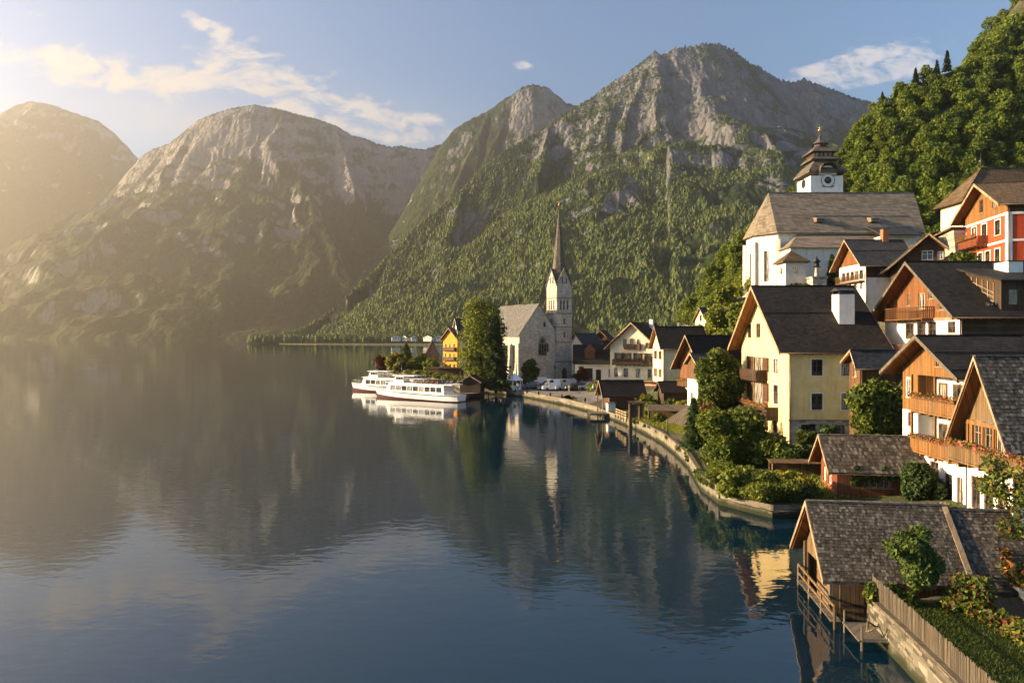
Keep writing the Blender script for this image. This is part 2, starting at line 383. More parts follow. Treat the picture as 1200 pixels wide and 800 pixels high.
# ================================================================== water
m,nt,b,out=newmat('lake_water'); n=N(nt); p=n.pos()
b.inputs['Base Color'].default_value=(.002,.016,.030,1); b.inputs['Roughness'].default_value=.006; b.inputs['IOR'].default_value=1.64
b.inputs['Specular IOR Level'].default_value=.5
n1=n.noise(n.mapping(p,(.55,1.0,1)),1.15,3,.5,.3); n2=n.noise(n.mapping(p,(.5,1.0,1),(4,2,0),(0,0,R(25))),.33,3,.5,.4); n3=n.noise(n.mapping(p,(.7,1,1)),.05,2,.5)
calm=n.ramp(n.noise(p,.018,3,.5),[(.35,.25),(.65,1.0)])
h=n.math('ADD',n.math('MULTIPLY',n1,.085),n.math('MULTIPLY',n2,.07)); h=n.math('MULTIPLY',h,calm)
n.set(b.inputs['Normal'],n.bump(h,.27,1.0))
WATER=m
tag(MB().poly([(-3550,-290,0),(2590,-290,0),(2590,5590,0),(-3550,5590,0)]).build('lake_water',WATER),kind='structure')
# ================================================================== materials for the village
def algae(n,col):
    p=n.pos(); z=n.add('ShaderNodeSeparateXYZ',{0:p}).outputs[2]; z=n.math('ADD',z,n.math('MULTIPLY',n.math('SUBTRACT',n.noise(n.mapping(p,(1,1,.3)),.9,5,.65),.5),1.1))
    return n.mix(n.ramp(z,[(.25,1.0),(.62,0.0)]),col,(.022,.026,.012))
def plaster(name,c,var=.12,stain=.25):
    m,nt,b,out=newmat(name); n=N(nt); p=n.coord()
    a=n.noise(p,.9,5,.6); s=n.noise(n.mapping(p,(1.3,1.3,.18)),1.4,5,.65)
    col=n.mix(n.ramp(a,[(.3,0.0),(.7,1.0)]),tuple(x*(1-var) for x in c),tuple(min(1,x*(1+var*.5)) for x in c))
    col=n.mix(n.math('MULTIPLY',n.ramp(s,[(.52,0.0),(.75,1.0)]),stain),col,tuple(x*.5 for x in c))
    if name=='concrete': col=algae(n,col)
    n.set(b.inputs['Base Color'],col); b.inputs['Roughness'].default_value=.92; b.inputs['Specular IOR Level'].default_value=.2
    n.set(b.inputs['Normal'],n.bump(n.noise(p,9,4,.6),.35,.03)); return m
def wood(name,c,width=.22,horiz=False,wear=.5,gap=.08):
    m,nt,b,out=newmat(name); n=N(nt); p=n.coord(); s=n.add('ShaderNodeSeparateXYZ',{0:p})
    across=s.outputs[2] if horiz else n.math('ADD',s.outputs[0],s.outputs[1])
    t=n.math('DIVIDE',across,width); idn=n.math('FLOOR',t); fr=n.math('FRACT',t)
    wn=n.add('ShaderNodeTexWhiteNoise',{'W':idn},noise_dimensions='1D').outputs[0]
    sc_=(.8,.8,9) if horiz else (6,6,.5)
    off=n.add('ShaderNodeCombineXYZ',{0:n.math('MULTIPLY',wn,7.0),1:0.0,2:n.math('MULTIPLY',wn,13.0)})
    pv=n.add('ShaderNodeVectorMath',{0:n.mapping(p,sc_),1:off},operation='ADD').outputs[0]
    g=n.noise(pv,1.6,6,.68,.5)
    col=n.mix(wn,tuple(x*.62 for x in c),tuple(min(1,x*1.25) for x in c))
    col=n.mix(n.ramp(g,[(.3,0.0),(.72,1.0)]),n.mix(.62,col,tuple(x*.3 for x in c)),col)
    gr=n.noise(n.mapping(p,(.4,.4,.25)),1.1,4,.6)
    grey=(.19*c[0]/.2+.02 if False else .14,.125,.11)
    col=n.mix(n.math('MULTIPLY',n.ramp(gr,[(.48,0.0),(.72,1.0)]),wear),col,grey)
    gp=n.math('MINIMUM',fr,n.math('SUBTRACT',1.0,fr)); gm=n.ramp(gp,[(gap*.4,0.0),(gap,1.0)])
    col=n.mix(gm,tuple(x*.12 for x in c),col)
    n.set(b.inputs['Base Color'],col); b.inputs['Roughness'].default_value=.75; b.inputs['Specular IOR Level'].default_value=.25
    h=n.math('ADD',n.math('MULTIPLY',gm,.6),n.math('MULTIPLY',g,.35)); n.set(b.inputs['Normal'],n.bump(h,.7,.03)); return m
def roofing(name,c,row=.34,colw=.4,moss=0.0,rough=.7,zk=1.6,var=.5):
    m,nt,b,out=newmat(name); n=N(nt); p=n.coord(); s=n.add('ShaderNodeSeparateXYZ',{0:p})
    nzv=n.noise(p,.7,4,.6)
    v=n.add('ShaderNodeCombineXYZ',{0:n.math('ADD',s.outputs[1],n.math('MULTIPLY',s.outputs[0],.31)),1:n.math('MULTIPLY_ADD',n.noise(p,.5,2,.5),.05,n.math('MULTIPLY',s.outputs[2],zk))})
    br=n.add('ShaderNodeTexBrick',{'Vector':v,'Color1':tuple(x*(1-var) for x in c)+(1,),'Color2':tuple(x*(1+var) for x in c)+(1,),'Mortar':tuple(x*.25 for x in c)+(1,),'Scale':1.0,'Mortar Size':.018,'Mortar Smooth':.3,'Bias':0.0,'Brick Width':colw,'Row Height':row})
    col=n.mix(n.math('MULTIPLY',n.ramp(nzv,[(.35,0.0),(.7,1.0)]),.45),br.outputs[0],tuple(x*1.5 for x in c))
    st=n.noise(n.mapping(p,(1,1,.25)),1.1,5,.65)
    col=n.mix(n.math('MULTIPLY',n.ramp(st,[(.5,0.0),(.8,1.0)]),.5),col,tuple(x*.4 for x in c))
    if moss: col=n.mix(n.math('MULTIPLY',n.ramp(n.noise(p,1.7,5,.7),[(.52,0.0),(.66,1.0)]),moss),col,(.035,.04,.012))
    n.set(b.inputs['Base Color'],col); b.inputs['Roughness'].default_value=rough; b.inputs['Specular IOR Level'].default_value=.18
    fr=n.math('FRACT',n.math('DIVIDE',n.math('MULTIPLY',s.outputs[2],zk),row))
    h=n.math('ADD',n.math('MULTIPLY',n.math('SUBTRACT',1.0,br.outputs[1]),.5),n.math('ADD',n.math('MULTIPLY',fr,-.7),n.math('MULTIPLY',st,.3)))
    n.set(b.inputs['Normal'],n.bump(h,.75,.06)); return m
def masonry(name,c,bw=.6,rh=.28,var=.35,mortar=1.2):
    m,nt,b,out=newmat(name); n=N(nt); p=n.coord(); s=n.add('ShaderNodeSeparateXYZ',{0:p})
    wob=n.math('MULTIPLY',n.noise(p,1.3,4,.6),.35)
    v=n.add('ShaderNodeCombineXYZ',{0:n.math('ADD',n.math('ADD',s.outputs[0],s.outputs[1]),wob),1:n.math('ADD',s.outputs[2],wob)})
    br=n.add('ShaderNodeTexBrick',{'Vector':v,'Color1':tuple(x*(1-var) for x in c)+(1,),'Color2':tuple(min(1,x*(1+var)) for x in c)+(1,),'Mortar':tuple(min(1,x*mortar) for x in c)+(1,),'Scale':1.0,'Mortar Size':.02,'Mortar Smooth':.4,'Bias':0.0,'Brick Width':bw,'Row Height':rh})
    col=n.mix(n.math('MULTIPLY',n.ramp(n.noise(n.mapping(p,(1,1,.4)),.6,6,.65),[(.42,0.0),(.7,1.0)]),.6),br.outputs[0],tuple(x*.5 for x in c))
    if name in ('quay_stone','garden_wall_stone'): col=algae(n,col)
    n.set(b.inputs['Base Color'],col); b.inputs['Roughness'].default_value=.93; b.inputs['Specular IOR Level'].default_value=.2
    h=n.math('ADD',n.math('MULTIPLY',br.outputs[1],-.5),n.math('MULTIPLY',n.noise(p,6,4,.6),.6)); n.set(b.inputs['Normal'],n.bump(h,.8,.05)); return m
def simple(name,c,rough=.6,metal=0.0,spec=.4,var=.15,sc_=3.0):
    m,nt,b,out=newmat(name); n=N(nt); p=n.coord()
    col=n.mix(n.noise(p,sc_,5,.6),tuple(x*(1-var) for x in c),tuple(min(1,x*(1+var)) for x in c)); n.set(b.inputs['Base Color'],col)
    b.inputs['Roughness'].default_value=rough; b.inputs['Metallic'].default_value=metal; b.inputs['Specular IOR Level'].default_value=spec; return m
def leafmat(name,c,c2=None,trans=.35,scale=.35):
    m,nt,b,out=newmat(name); n=N(nt); p=n.pos(); c2=c2 or tuple(x*1.9 for x in c)
    wn=n.add('ShaderNodeNewGeometry').outputs['Random Per Island']
    oi=n.add('ShaderNodeObjectInfo').outputs['Random']
    f=n.math('ADD',n.math('MULTIPLY',n.noise(p,scale,4,.6),.75),n.math('MULTIPLY',wn,.45)); f=n.math('ADD',f,n.math('MULTIPLY',oi,.25))
    col=n.mix(n.ramp(f,[(.45,0.0),(.95,1.0)]),c,c2)
    n.set(b.inputs['Base Color'],col); b.inputs['Roughness'].default_value=.6; b.inputs['Specular IOR Level'].default_value=.25
    tr=n.add('ShaderNodeBsdfTranslucent',{0:n.mix(.5,col,(.16,.15,.02))}); mx=n.add('ShaderNodeMixShader',{0:trans,1:b.outputs[0],2:tr.outputs[0]}); nt.links.new(mx.outputs[0],out.inputs[0]); return m
M={}
M['yellow']=plaster('yellow_plaster',(.77,.59,.27),.14,.45); M['cream']=plaster('cream_plaster',(.76,.64,.42),.14,.45); M['white']=plaster('white_plaster',(.76,.73,.67),.12,.45)
M['chalk']=plaster('church_render',(.70,.65,.56),.16,.7); M['red']=plaster('red_plaster',(.42,.065,.025),.15,.2); M['orange']=plaster('orange_plaster',(.72,.33,.05)); M['pink']=plaster('pink_plaster',(.62,.27,.24))
M['concrete']=plaster('concrete',(.20,.175,.135),.45,.85)
M['honey']=wood('honey_boards',(.29,.135,.04),.24,False,.35); M['orangewood']=wood('orange_boards',(.25,.095,.03),.22,False,.35); M['oldwood']=wood('weathered_boards',(.20,.12,.055),.24,False,.55)
M['brownwood']=wood('brown_boards',(.16,.075,.03),.24,False,.3); M['darkwood']=wood('dark_boards',(.07,.040,.022),.24,False,.3); M['logs']=wood('log_wall',(.15,.085,.04),.34,True,.4,.14); M['darkh']=wood('dark_planks',(.075,.045,.027),.26,True,.35)
M['redwood']=wood('reddish_boards',(.22,.065,.025),.2,False,.2); M['greywood']=wood('grey_boards',(.17,.135,.095),.18,False,.6); M['trim']=wood('pale_trim_wood',(.42,.30,.19),.5,False,.4,.02); M['soffit']=wood('soffit_boards',(.30,.13,.04),.2,False,.1)
M['slate']=roofing('black_slate',(.020,.018,.017),.42,.5,0,.85); M['shingle']=roofing('grey_shingle',(.10,.088,.080),.36,.34,.35,.85); M['brownroof']=roofing('brown_shingle',(.115,.078,.045),.30,.30,.25,.85); M['churchroof']=roofing('church_shingle',(.19,.155,.115),.55,.5,.15,.85); M['naveroof']=roofing('nave_roof_slate',(.125,.12,.115),.5,.5,.1,.8); M['spireroof']=roofing('spire_shingle',(.11,.095,.078),.5,.4,.1,.8); M['greyroof']=roofing('slate_grey',(.040,.042,.047),.40,.45,.1,.65); M['rustroof']=roofing('rust_roof',(.09,.04,.025),.4,.4,0,.8)
M['shinglewood']=None
M['stone']=masonry('church_stone',(.44,.40,.34),.9,.5,.22,.95); M['rubble']=masonry('rubble_stone',(.42,.37,.30),.9,.4,.5,.8); M['quay']=masonry('quay_stone',(.20,.175,.135),1.1,.42,.35,.7); M['gardenwall']=masonry('garden_wall_stone',(.135,.12,.09),.6,.22,.7,.5)
def glassm():
    m,nt,b,out=newmat('window_glass'); n=N(nt); p=n.coord()
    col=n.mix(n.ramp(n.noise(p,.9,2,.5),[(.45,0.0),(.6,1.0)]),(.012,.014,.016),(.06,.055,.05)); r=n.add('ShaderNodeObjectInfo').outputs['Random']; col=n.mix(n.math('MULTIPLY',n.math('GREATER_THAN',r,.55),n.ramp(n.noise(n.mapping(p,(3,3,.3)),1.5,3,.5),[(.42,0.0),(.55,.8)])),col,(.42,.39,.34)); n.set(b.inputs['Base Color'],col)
    b.inputs['Roughness'].default_value=.08; b.inputs['Specular IOR Level'].default_value=.6; return m
M['glass']=glassm(); M['frame']=simple('window_frame_brown',(.10,.05,.025)); M['wframe']=simple('white_paint',(.78,.76,.72),.45); M['shutter']=wood('shutter_wood',(.12,.055,.025),.12,True,.1)
M['metal']=simple('dull_metal',(.25,.25,.25),.4,.8); M['copper']=simple('gutter_metal',(.14,.10,.08),.45,.7); M['gold']=simple('gilt',(.7,.48,.12),.3,1.0); M['iron']=simple('black_iron',(.02,.02,.02),.5,.3)
M['brick']=masonry('chimney_brick',(.42,.17,.08),.3,.1,.25,.8); M['pave']=masonry('cobble',(.22,.20,.18),.5,.5,.2,.7); M['hull']=simple('boat_white',(.80,.80,.80),.3,0,.5,.05); M['hullred']=simple('boat_red',(.07,.02,.018),.4); M['rubber']=simple('black_rubber',(.015,.015,.015),.7)
M['deck']=wood('jetty_deck',(.20,.17,.13),.2,False,.6); M['bark']=wood('bark',(.075,.055,.038),.15,False,.5); M['canvas']=simple('white_canvas',(.78,.76,.72),.8)
L={}
L['green']=leafmat('leaf_green',(0.038,0.067,0.012),(0.131,0.166,0.025)); L['dark']=leafmat('leaf_dark',(0.018,0.038,0.012),(0.052,0.088,0.021),.2); L['light']=leafmat('leaf_light',(0.088,0.131,0.018),(0.263,0.289,0.038),.4); L['yellow']=leafmat('leaf_yellow',(0.228,0.193,0.021),(0.455,0.333,0.035),.4)
L['rust']=leafmat('leaf_rust',(.10,.04,.014),(.20,.085,.022)); L['copper']=leafmat('leaf_copper',(0.079,0.014,0.014),(0.193,0.032,0.021),.25); L['fir']=leafmat('needle',(0.018,0.035,0.012),(0.052,0.077,0.021),.12); L['ivy']=leafmat('ivy_leaf',(0.025,0.052,0.014),(0.088,0.131,0.026),.25); L['wood']=leafmat('woodland_leaf',(.050,.095,.014),(.20,.26,.032),.45,.05)
L['geranium']=leafmat('geranium',(.42,.02,.02),(.62,.06,.07),.3,2.0); L['pinkflower']=leafmat('pink_flower',(.5,.1,.09),(.75,.22,.20),.3,2.0); L['orangeflower']=leafmat('orange_flower',(.45,.13,.02),(.65,.28,.04),.3,2.0)
def grassmat():
    m,nt,b,out=newmat('grass'); n=N(nt); p=n.pos()
    col=n.mix(n.noise(p,.5,5,.65),(.022,.038,.008),(.075,.085,.018)); n.set(b.inputs['Base Color'],col); b.inputs['Roughness'].default_value=.95
    n.set(b.inputs['Normal'],n.bump(n.noise(p,6,4,.7),.9,.15)); return m
M['grass']=grassmat()
# ------------------------------------------------------------------ leaf clouds
def leaf_mesh(name, blobs, n, size, mats, seed, flat=.0, shell=.55, droop=.0):
    """leaf-clump quads spread through ellipsoid blobs [(c,r)]; mats one or several"""
    q=np.random.default_rng(seed); mats=mats if isinstance(mats,(list,tuple)) else [mats]
    vol=np.array([ (r[0]*r[1]*r[2])**(2/3.) for c,r in blobs]); pr=vol/vol.sum(); bi=q.choice(len(blobs),n,p=pr)
    C=np.array([c for c,r in blobs])[bi]; Rr=np.array([r for c,r in blobs])[bi]
    d=q.normal(size=(n,3)); d/=np.linalg.norm(d,axis=1)[:,None]
    rad=shell+(1-shell)*q.random(n)**.6
    lump=1+.22*np.sin(d[:,0]*5+bi*1.7)*np.sin(d[:,1]*5+bi)*np.sin(d[:,2]*4+2.3*bi)
    p=C+d*Rr*(rad*lump)[:,None]
    nrm=d*.7+q.normal(size=(n,3))*.75+np.array([0,0,.35]); nrm/=np.linalg.norm(nrm,axis=1)[:,None]
    t=np.cross(nrm,q.normal(size=(n,3))); t/=np.linalg.norm(t,axis=1)[:,None]; bb=np.cross(nrm,t)
    s=size*q.uniform(.55,1.35,n)[:,None]; k=q.uniform(.5,.9,n)[:,None]
    bend=nrm*s*.25
    v=np.stack([p-t*s-bend,p-bb*s*k*.8+t*s*.1,p+t*s-bend*.6,p+bb*s*k+t*s*.15],1)
    v[:,:,2]-=droop*q.random((n,1))*size
    f=np.arange(n*4).reshape(-1,4); mi=q.choice(len(mats),n) if len(mats)>1 else None
    return np_mesh(name,v.reshape(-1,3),f,mats,False,mi)
def crown_blobs(seed,h,r,base=.3,k=14,top=.9):
    q=random.Random(seed); out=[]
    for i in range(k):
        z=h*(base+(top-base)*((i+.5)/k)); f=math.sin(math.pi*min(1,max(.12,(z/h-base+.12)/(1.08-base))))**.6
        a=q.uniform(0,6.28)+i*2.4; rr=r*f*q.uniform(.35,.72); s=r*q.uniform(.30,.52)*(.6+.4*f)
        out.append(((math.cos(a)*rr,math.sin(a)*rr,z),(s,s,s*q.uniform(.65,.95))))
    out.append(((0,0,h*(base+top)/2),(r*.5,r*.5,h*(top-base)*.45))); return out
def trunk_mb(h,r,seed,limbs=6,spread=1.5,base=.3):
    q=random.Random(seed); mb=MB(); pts=[Vector((0,0,-1.0)),Vector((q.uniform(-.1,.1)*h*.1,0,h*.3)),Vector((q.uniform(-.3,.3)*h*.1,q.uniform(-.3,.3)*h*.1,h*.62)),Vector((0,0,h*.9))]
    rs=[r*1.25,r*.85,r*.5,r*.12]
    for i in range(3): mb.tube(pts[i],pts[i+1],rs[i],rs[i+1],8,False)
    for i in range(limbs):
        t=base+(.85-base)*(i+.5)/limbs; p=Vector((0,0,h*t*.95)); a=i*2.4+q.uniform(-.4,.4); e=p+Vector((math.cos(a)*spread,math.sin(a)*spread,h*.13)); mb.tube(p,e,r*.35*(1.1-t),r*.06,6,False)
    return mb
def tree(name,loc,h,r,mats,seed,label,cat='tree',group=None,n=2600,size=.45,base=.28,k=14,trunk_r=.3):
    o=empty(name,loc,random.Random(seed).uniform(0,6.28),label,cat,group)
    trunk_mb(h,trunk_r,seed,6,r*.6,base).build('trunk',M['bark'],o)
    link('crown',leaf_mesh('crown',crown_blobs(seed,h,r,base,k),n,size,mats,seed),o)
    return o
def fir_mesh(name,h,r,n,size,mats,seed):
    q=np.random.default_rng(seed); tiers=int(h/1.0)+4
    z=h*(.08+.92*q.random(n)**1.35); tz=(z/h*tiers); fr=tz-np.floor(tz)
    rr=r*(1-z/h)**.85*(1.12-.55*fr)*(.35+.65*q.random(n)**.5)+.05; a=q.uniform(0,6.28,n)
    rr*=1+.22*np.sin(a*5+np.floor(tz)*1.9)
    p=np.stack([np.cos(a)*rr,np.sin(a)*rr,z-rr*.28],-1)
    t=np.stack([np.cos(a),np.sin(a),-.35+.2*q.normal(size=n)],-1); t/=np.linalg.norm(t,axis=1)[:,None]
    s_=np.stack([-np.sin(a),np.cos(a),.35*q.normal(size=n)],-1)
    s=size*q.uniform(.6,1.3,n)[:,None]
    v=np.stack([p-t*s*.8,p-s_*s*.5,p+t*s*1.1-np.array([0,0,.25])*s,p+s_*s*.5],1)
    return np_mesh(name,v.reshape(-1,3),np.arange(n*4).reshape(-1,4),mats,False)
def fir(name,loc,h,r,seed,label,group=None,n=1500,size=.55,mat=None):
    o=empty(name,loc,seed*1.3,label,'tree',group); MB().tube((0,0,-1),(0,0,h*.95),h*.018+.08,.03,7,False).build('trunk',M['bark'],o)
    link('crown',fir_mesh('crown',h,r,n,size,mat or L['fir'],seed),o); return o
def bush(name,loc,blobs,n,size,mats,seed,label,cat='shrub',group=None):
    me=leaf_mesh(name,blobs,n,size,mats,seed,shell=.45); o=link(name,me,None,loc); return tag(o,label,cat,group)
# ================================================================== house builder
def clip_poly(poly, a, b, c):      # keep a*u+b*z<=c
    out=[]
    for i in range(len(poly)):
        p=poly[i]; q=poly[(i+1)%len(poly)]; dp=a*p[0]+b*p[1]-c; dq=a*q[0]+b*q[1]-c
        if dp<=1e-9: out.append(p)
        if (dp<0<dq) or (dq<0<dp):
            t=dp/(dp-dq); out.append((p[0]+(q[0]-p[0])*t,p[1]+(q[1]-p[1])*t))
    return out
def facade(mb, poly, holes, O, U, n_, depth=.22):
    """convex wall outline (u,z) with rectangular openings and their reveals"""
    O=Vector(O);U=Vector(U);n_=Vector(n_); Z=Vector((0,0,1)); W=lambda u,z,d=0:O+U*u+Z*z-n_*d
    us=[p[0] for p in poly]; zs=[p[1] for p in poly]
    gu=sorted({round(x,4) for x in [min(us),max(us)]+[k for h in holes for k in (h[0],h[1])]}); gz=sorted({round(x,4) for x in [min(zs),max(zs)]+[k for h in holes for k in (h[2],h[3])]})
    A=sum(poly[i][0]*poly[(i+1)%len(poly)][1]-poly[(i+1)%len(poly)][0]*poly[i][1] for i in range(len(poly)))
    if A<0: poly=poly[::-1]
    for u0,u1 in zip(gu[:-1],gu[1:]):
        for z0,z1 in zip(gz[:-1],gz[1:]):
            cu,cz=(u0+u1)/2,(z0+z1)/2
            if any(h[0]<cu<h[1] and h[2]<cz<h[3] for h in holes): continue
            c=[(u0,z0),(u1,z0),(u1,z1),(u0,z1)]
            for i in range(len(poly)):
                p=poly[i];q=poly[(i+1)%len(poly)]; a=(q[1]-p[1]);b=-(q[0]-p[0]); c=clip_poly(c,a,b,a*p[0]+b*p[1])
                if len(c)<3: break
            if len(c)>=3: mb.poly([W(u,z) for u,z in c])
    for h in holes:
        u0,u1,z0,z1=h[:4]
        mb.poly([W(u0,z0),W(u1,z0),W(u1,z0,depth),W(u0,z0,depth)]); mb.poly([W(u0,z1,depth),W(u1,z1,depth),W(u1,z1),W(u0,z1)])
        mb.poly([W(u0,z0,depth),W(u0,z1,depth),W(u0,z1),W(u0,z0)]); mb.poly([W(u1,z0),W(u1,z1),W(u1,z1,depth),W(u1,z0,depth)])
class House:
    def __init__(s,name,label,loc,rz,W,L,h,ridge,cat='house',xr=None,base=-5.0,group=None,hl=None,hr=None):
        s.o=empty(name,loc,R(rz),label,cat,group); s.W=W;s.L=L;s.h=h;s.ridge=ridge;s.xr=W/2 if xr is None else xr; s.base=base
        s.hl=h if hl is None else hl; s.hr=h if hr is None else hr
        s.win={'front':[], 'right':[], 'left':[], 'back':[]}; s.q=random.Random(hash(name)%1000 if False else len(name)*31+int(W*10))
    def fr(s,face):
        W,L=s.W,s.L
        return {'front':((0,0,0),(1,0,0),(0,-1,0)),'right':((W,0,0),(0,1,0),(1,0,0)),'left':((0,L,0),(0,-1,0),(-1,0,0)),'back':((W,L,0),(-1,0,0),(0,1,0))}[face]
    def outline(s,face):
        W,L,b=s.W,s.L,s.base
        if face=='front': return [(0,b),(W,b),(W,s.hr),(s.xr,s.ridge),(0,s.hl)]
        if face=='back': return [(0,b),(W,b),(W,s.hl),(W-s.xr,s.ridge),(0,s.hr)]
        hh=s.hr if face=='right' else s.hl
        return [(0,b),(L,b),(L,hh),(0,hh)]
    def window(s,face,u,z,w,h,style='brown',shut=False,flowers=False,casing=None,cols=2,rows=2,name='window'):
        s.win[face].append((u,u+w,z,z+h)); O,U,n_=[Vector(x) for x in s.fr(face)]; Z=Vector((0,0,1))
        fm={'brown':M['frame'],'white':M['wframe'],'dark':M['iron'],'wood':M['trim']}[style]
        def bx(mb,u0,u1,z0,z1,d0,d1):
            c=[]
            for zz in (z0,z1):
                for uu,dd in ((u0,d1),(u1,d1),(u1,d0),(u0,d0)): c.append(O+U*uu+Z*zz+n_*dd)
            return mb.hexa(c)
        t=min(.09,w*.12); mb=MB(); d0,d1=-.17,-.09
        bx(mb,u,u+t,z,z+h,d0,d1); bx(mb,u+w-t,u+w,z,z+h,d0,d1); bx(mb,u+t,u+w-t,z,z+t,d0,d1); bx(mb,u+t,u+w-t,z+h-t,z+h,d0,d1)
        for i in range(1,cols): bx(mb,u+w*i/cols-t*.4,u+w*i/cols+t*.4,z+t,z+h-t,d0+.01,d1-.01)
        for i in range(1,rows): bx(mb,u+t,u+w-t,z+h*i/rows-t*.25+.1*h,z+h*i/rows+t*.25+.1*h,d0+.015,d1-.015)
        f=mb.build(name,fm,s.o)
        p=MB().poly([O+U*(u)+Z*z-n_*.15,O+U*(u+w)+Z*z-n_*.15,O+U*(u+w)+Z*(z+h)-n_*.15,O+U*u+Z*(z+h)-n_*.15]).build('pane',M['glass'],f)
        c=MB()
        if casing: 
            k=.14
            bx(c,u-k,u,z-.02,z+h+k,.004,.045); bx(c,u+w,u+w+k,z-.02,z+h+k,.004,.045); bx(c,u,u+w,z+h,z+h+k,.004,.05)
        bx(c,u-.12,u+w+.12,z-.09,z-.025,.006,.10); c.build('sill' if not casing else 'casing',M[casing] if casing else M['trim'],f)
        if shut:
            for uu in (u-.04-w*.5,u+w+.04):
                if uu<.05 or uu+w*.5>((s.W if face in('front','back') else s.L)-.05): continue
                bx(MB(),uu,uu+w*.5,z-.03,z+h+.02,.01,.06).build('shutter',M['shutter'],f)
        if flowers: s.flowerbox(face,u-.1,u+w+.1,z-.28,.12,f)
        return f
    def flowerbox(s,face,u0,u1,z,d,parent,cols=('geranium','pinkflower'),dens=26,hang=.15,size=.1):
        O,U,n_=[Vector(x) for x in s.fr(face)]; Z=Vector((0,0,1)); c=[]
        for zz in (z,z+.22):
            for uu,dd in ((u0,d+.28),(u1,d+.28),(u1,d),(u0,d)): c.append(O+U*uu+Z*zz+n_*dd)
        fb=MB().hexa(c).build('flower_box',M['brownwood'],parent)
        q=random.Random(int(u0*77+z*13)); bl=[]; k=max(2,int((u1-u0)/.4))
        for i in range(k):
            uu=u0+(u1-u0)*(i+.5)/k; bl.append((tuple(O+U*uu+Z*(z+.30+q.uniform(-.05,.1))+n_*(d+.18)),(.28,.28,.22+q.uniform(0,.14))))
        me=leaf_mesh('flowers',bl,int((u1-u0)*dens*3),size,[L['green'],L[cols[0]],L['green'],L[cols[1]],L['light']],int(u0*31+z*7)+5)
        return link('flowers',me,parent)
    def walls(s,bands,depth=.22,faces=('front','right','left','back')):
        """bands [(z0,z1,matkey,partname[,faces])]"""
        for bd in bands:
            z0,z1,mk,nm=bd[:4]; fs=bd[4] if len(bd)>4 else faces; mb=MB()
            for f in fs:
                pl=clip_poly(clip_poly(s.outline(f),0,-1,-z0),0,1,z1)
                if len(pl)<3: continue
                hs=[]
                for h in s.win[f]:
                    a,b=max(h[2],z0),min(h[3],z1)
                    if b-a>.01: hs.append((h[0],h[1],a,b))
                facade(mb,pl,hs,*s.fr(f),depth=depth)
            if mb.f: mb.build(nm,M[mk],s.o)
    def roof(s,mat,of=.9,ob=.6,os=.8,t=.16,osr=None,soffit='soffit',barge='trim',gutter=True,shingles=None,ridgecap=True,snow=0,bargew=.28):
        osr=os if osr is None else osr; W,L=s.W,s.L; xr,rz=s.xr,s.ridge
        kl=(rz-s.hl)/xr; kr=(rz-s.hr)/(W-xr)
        top=MB(); sof=MB(); bars={0:MB(),1:MB()}; lift=.10
        def pt(x,y,dz=0):
            z=rz-(xr-x)*kl if x<xr else rz-(x-xr)*kr
            return Vector((x,y,z+dz+lift))
        for x0,x1 in ((-os,xr),(xr,W+osr)):
            a=[pt(x0+ (0 if x0<xr-1e-6 else 1e-6),-of),pt(x1-(0 if x1>xr+1e-6 else 1e-6),-of),pt(x1-(0 if x1>xr+1e-6 else 1e-6),L+ob),pt(x0+(0 if x0<xr-1e-6 else 1e-6),L+ob)]
            top.hexa(a+[p+Vector((0,0,t)) for p in a])
            b=[p+Vector((0,0,-.05)) for p in a]; sof.hexa(b+[p+Vector((0,0,.046)) for p in b])
            # purlin ends / rafters
            k=max(3,int((L+of+ob)/1.0))
            for i in range(k+1):
                y=-of+.12+(L+of+ob-.24)*i/k; e0=pt(x0+(.02 if x0<xr-1e-6 else 1e-6),y,-.12); e1=pt(x1-(.02 if x1>xr+1e-6 else 1e-6),y,-.12)
                sof.bar(e0,e1,.10,.13)
            for bi,(yy,yo) in enumerate(((-of,-.045),(L+ob,.005))):
                c0=pt(x0+(0 if x0<xr-1e-6 else 1e-6),yy); c1=pt(x1-(0 if x1>xr+1e-6 else 1e-6),yy)
                q=[Vector((c0.x,yy+yo,c0.z-bargew+t+.01)),Vector((c1.x,yy+yo,c1.z-bargew+t+.01)),Vector((c1.x,yy+yo,c1.z+t+.03)),Vector((c0.x,yy+yo,c0.z+t+.03))]
                bars[bi].prism(q,(0,.04,0))
        if ridgecap: top.bar((xr,-of+.02,rz+lift+t+.01),(xr,L+ob-.02,rz+lift+t+.01),.36,.09)
        for i in range(snow):   # snow guards: rails lying across the slope
            for side in (0,1):
                x=(xr+(W+osr-xr)*(.45+.4*i)) if side else xr-(xr+os)*(.45+.4*i); p=pt(x,0,t+.12)
                top.bar((x,-of+.1,p.z),(x,L+ob-.1,p.z),.07,.10)
        r=top.build('roof',M[mat] if isinstance(mat,str) else mat,s.o); s.roof_o=r
        sof.build('soffit',M[soffit],s.o)
        for bi in (0,1): bars[bi].build('bargeboard',M[barge],s.o)
        if gutter:
            for x in (-os-.06,W+osr+.06):
                g=MB()
                xx=min(max(x,-os),W+osr); p=pt(xx,0)
                g.tube((x,-of+.05,p.z+.04),(x,L+ob-.05,p.z+.04),.09,n=8)
                if x>0: g.tube((W+.08,.15,min(s.hr,s.hr)-.2),(W+.08,.15,s.base+4),.06,n=8); g.bar((W+osr+.02,.15,pt(W+osr,0).z-.02),(W+.08,.15,s.hr-.25),.08)
                g.build('gutter',M['copper'],s.o)
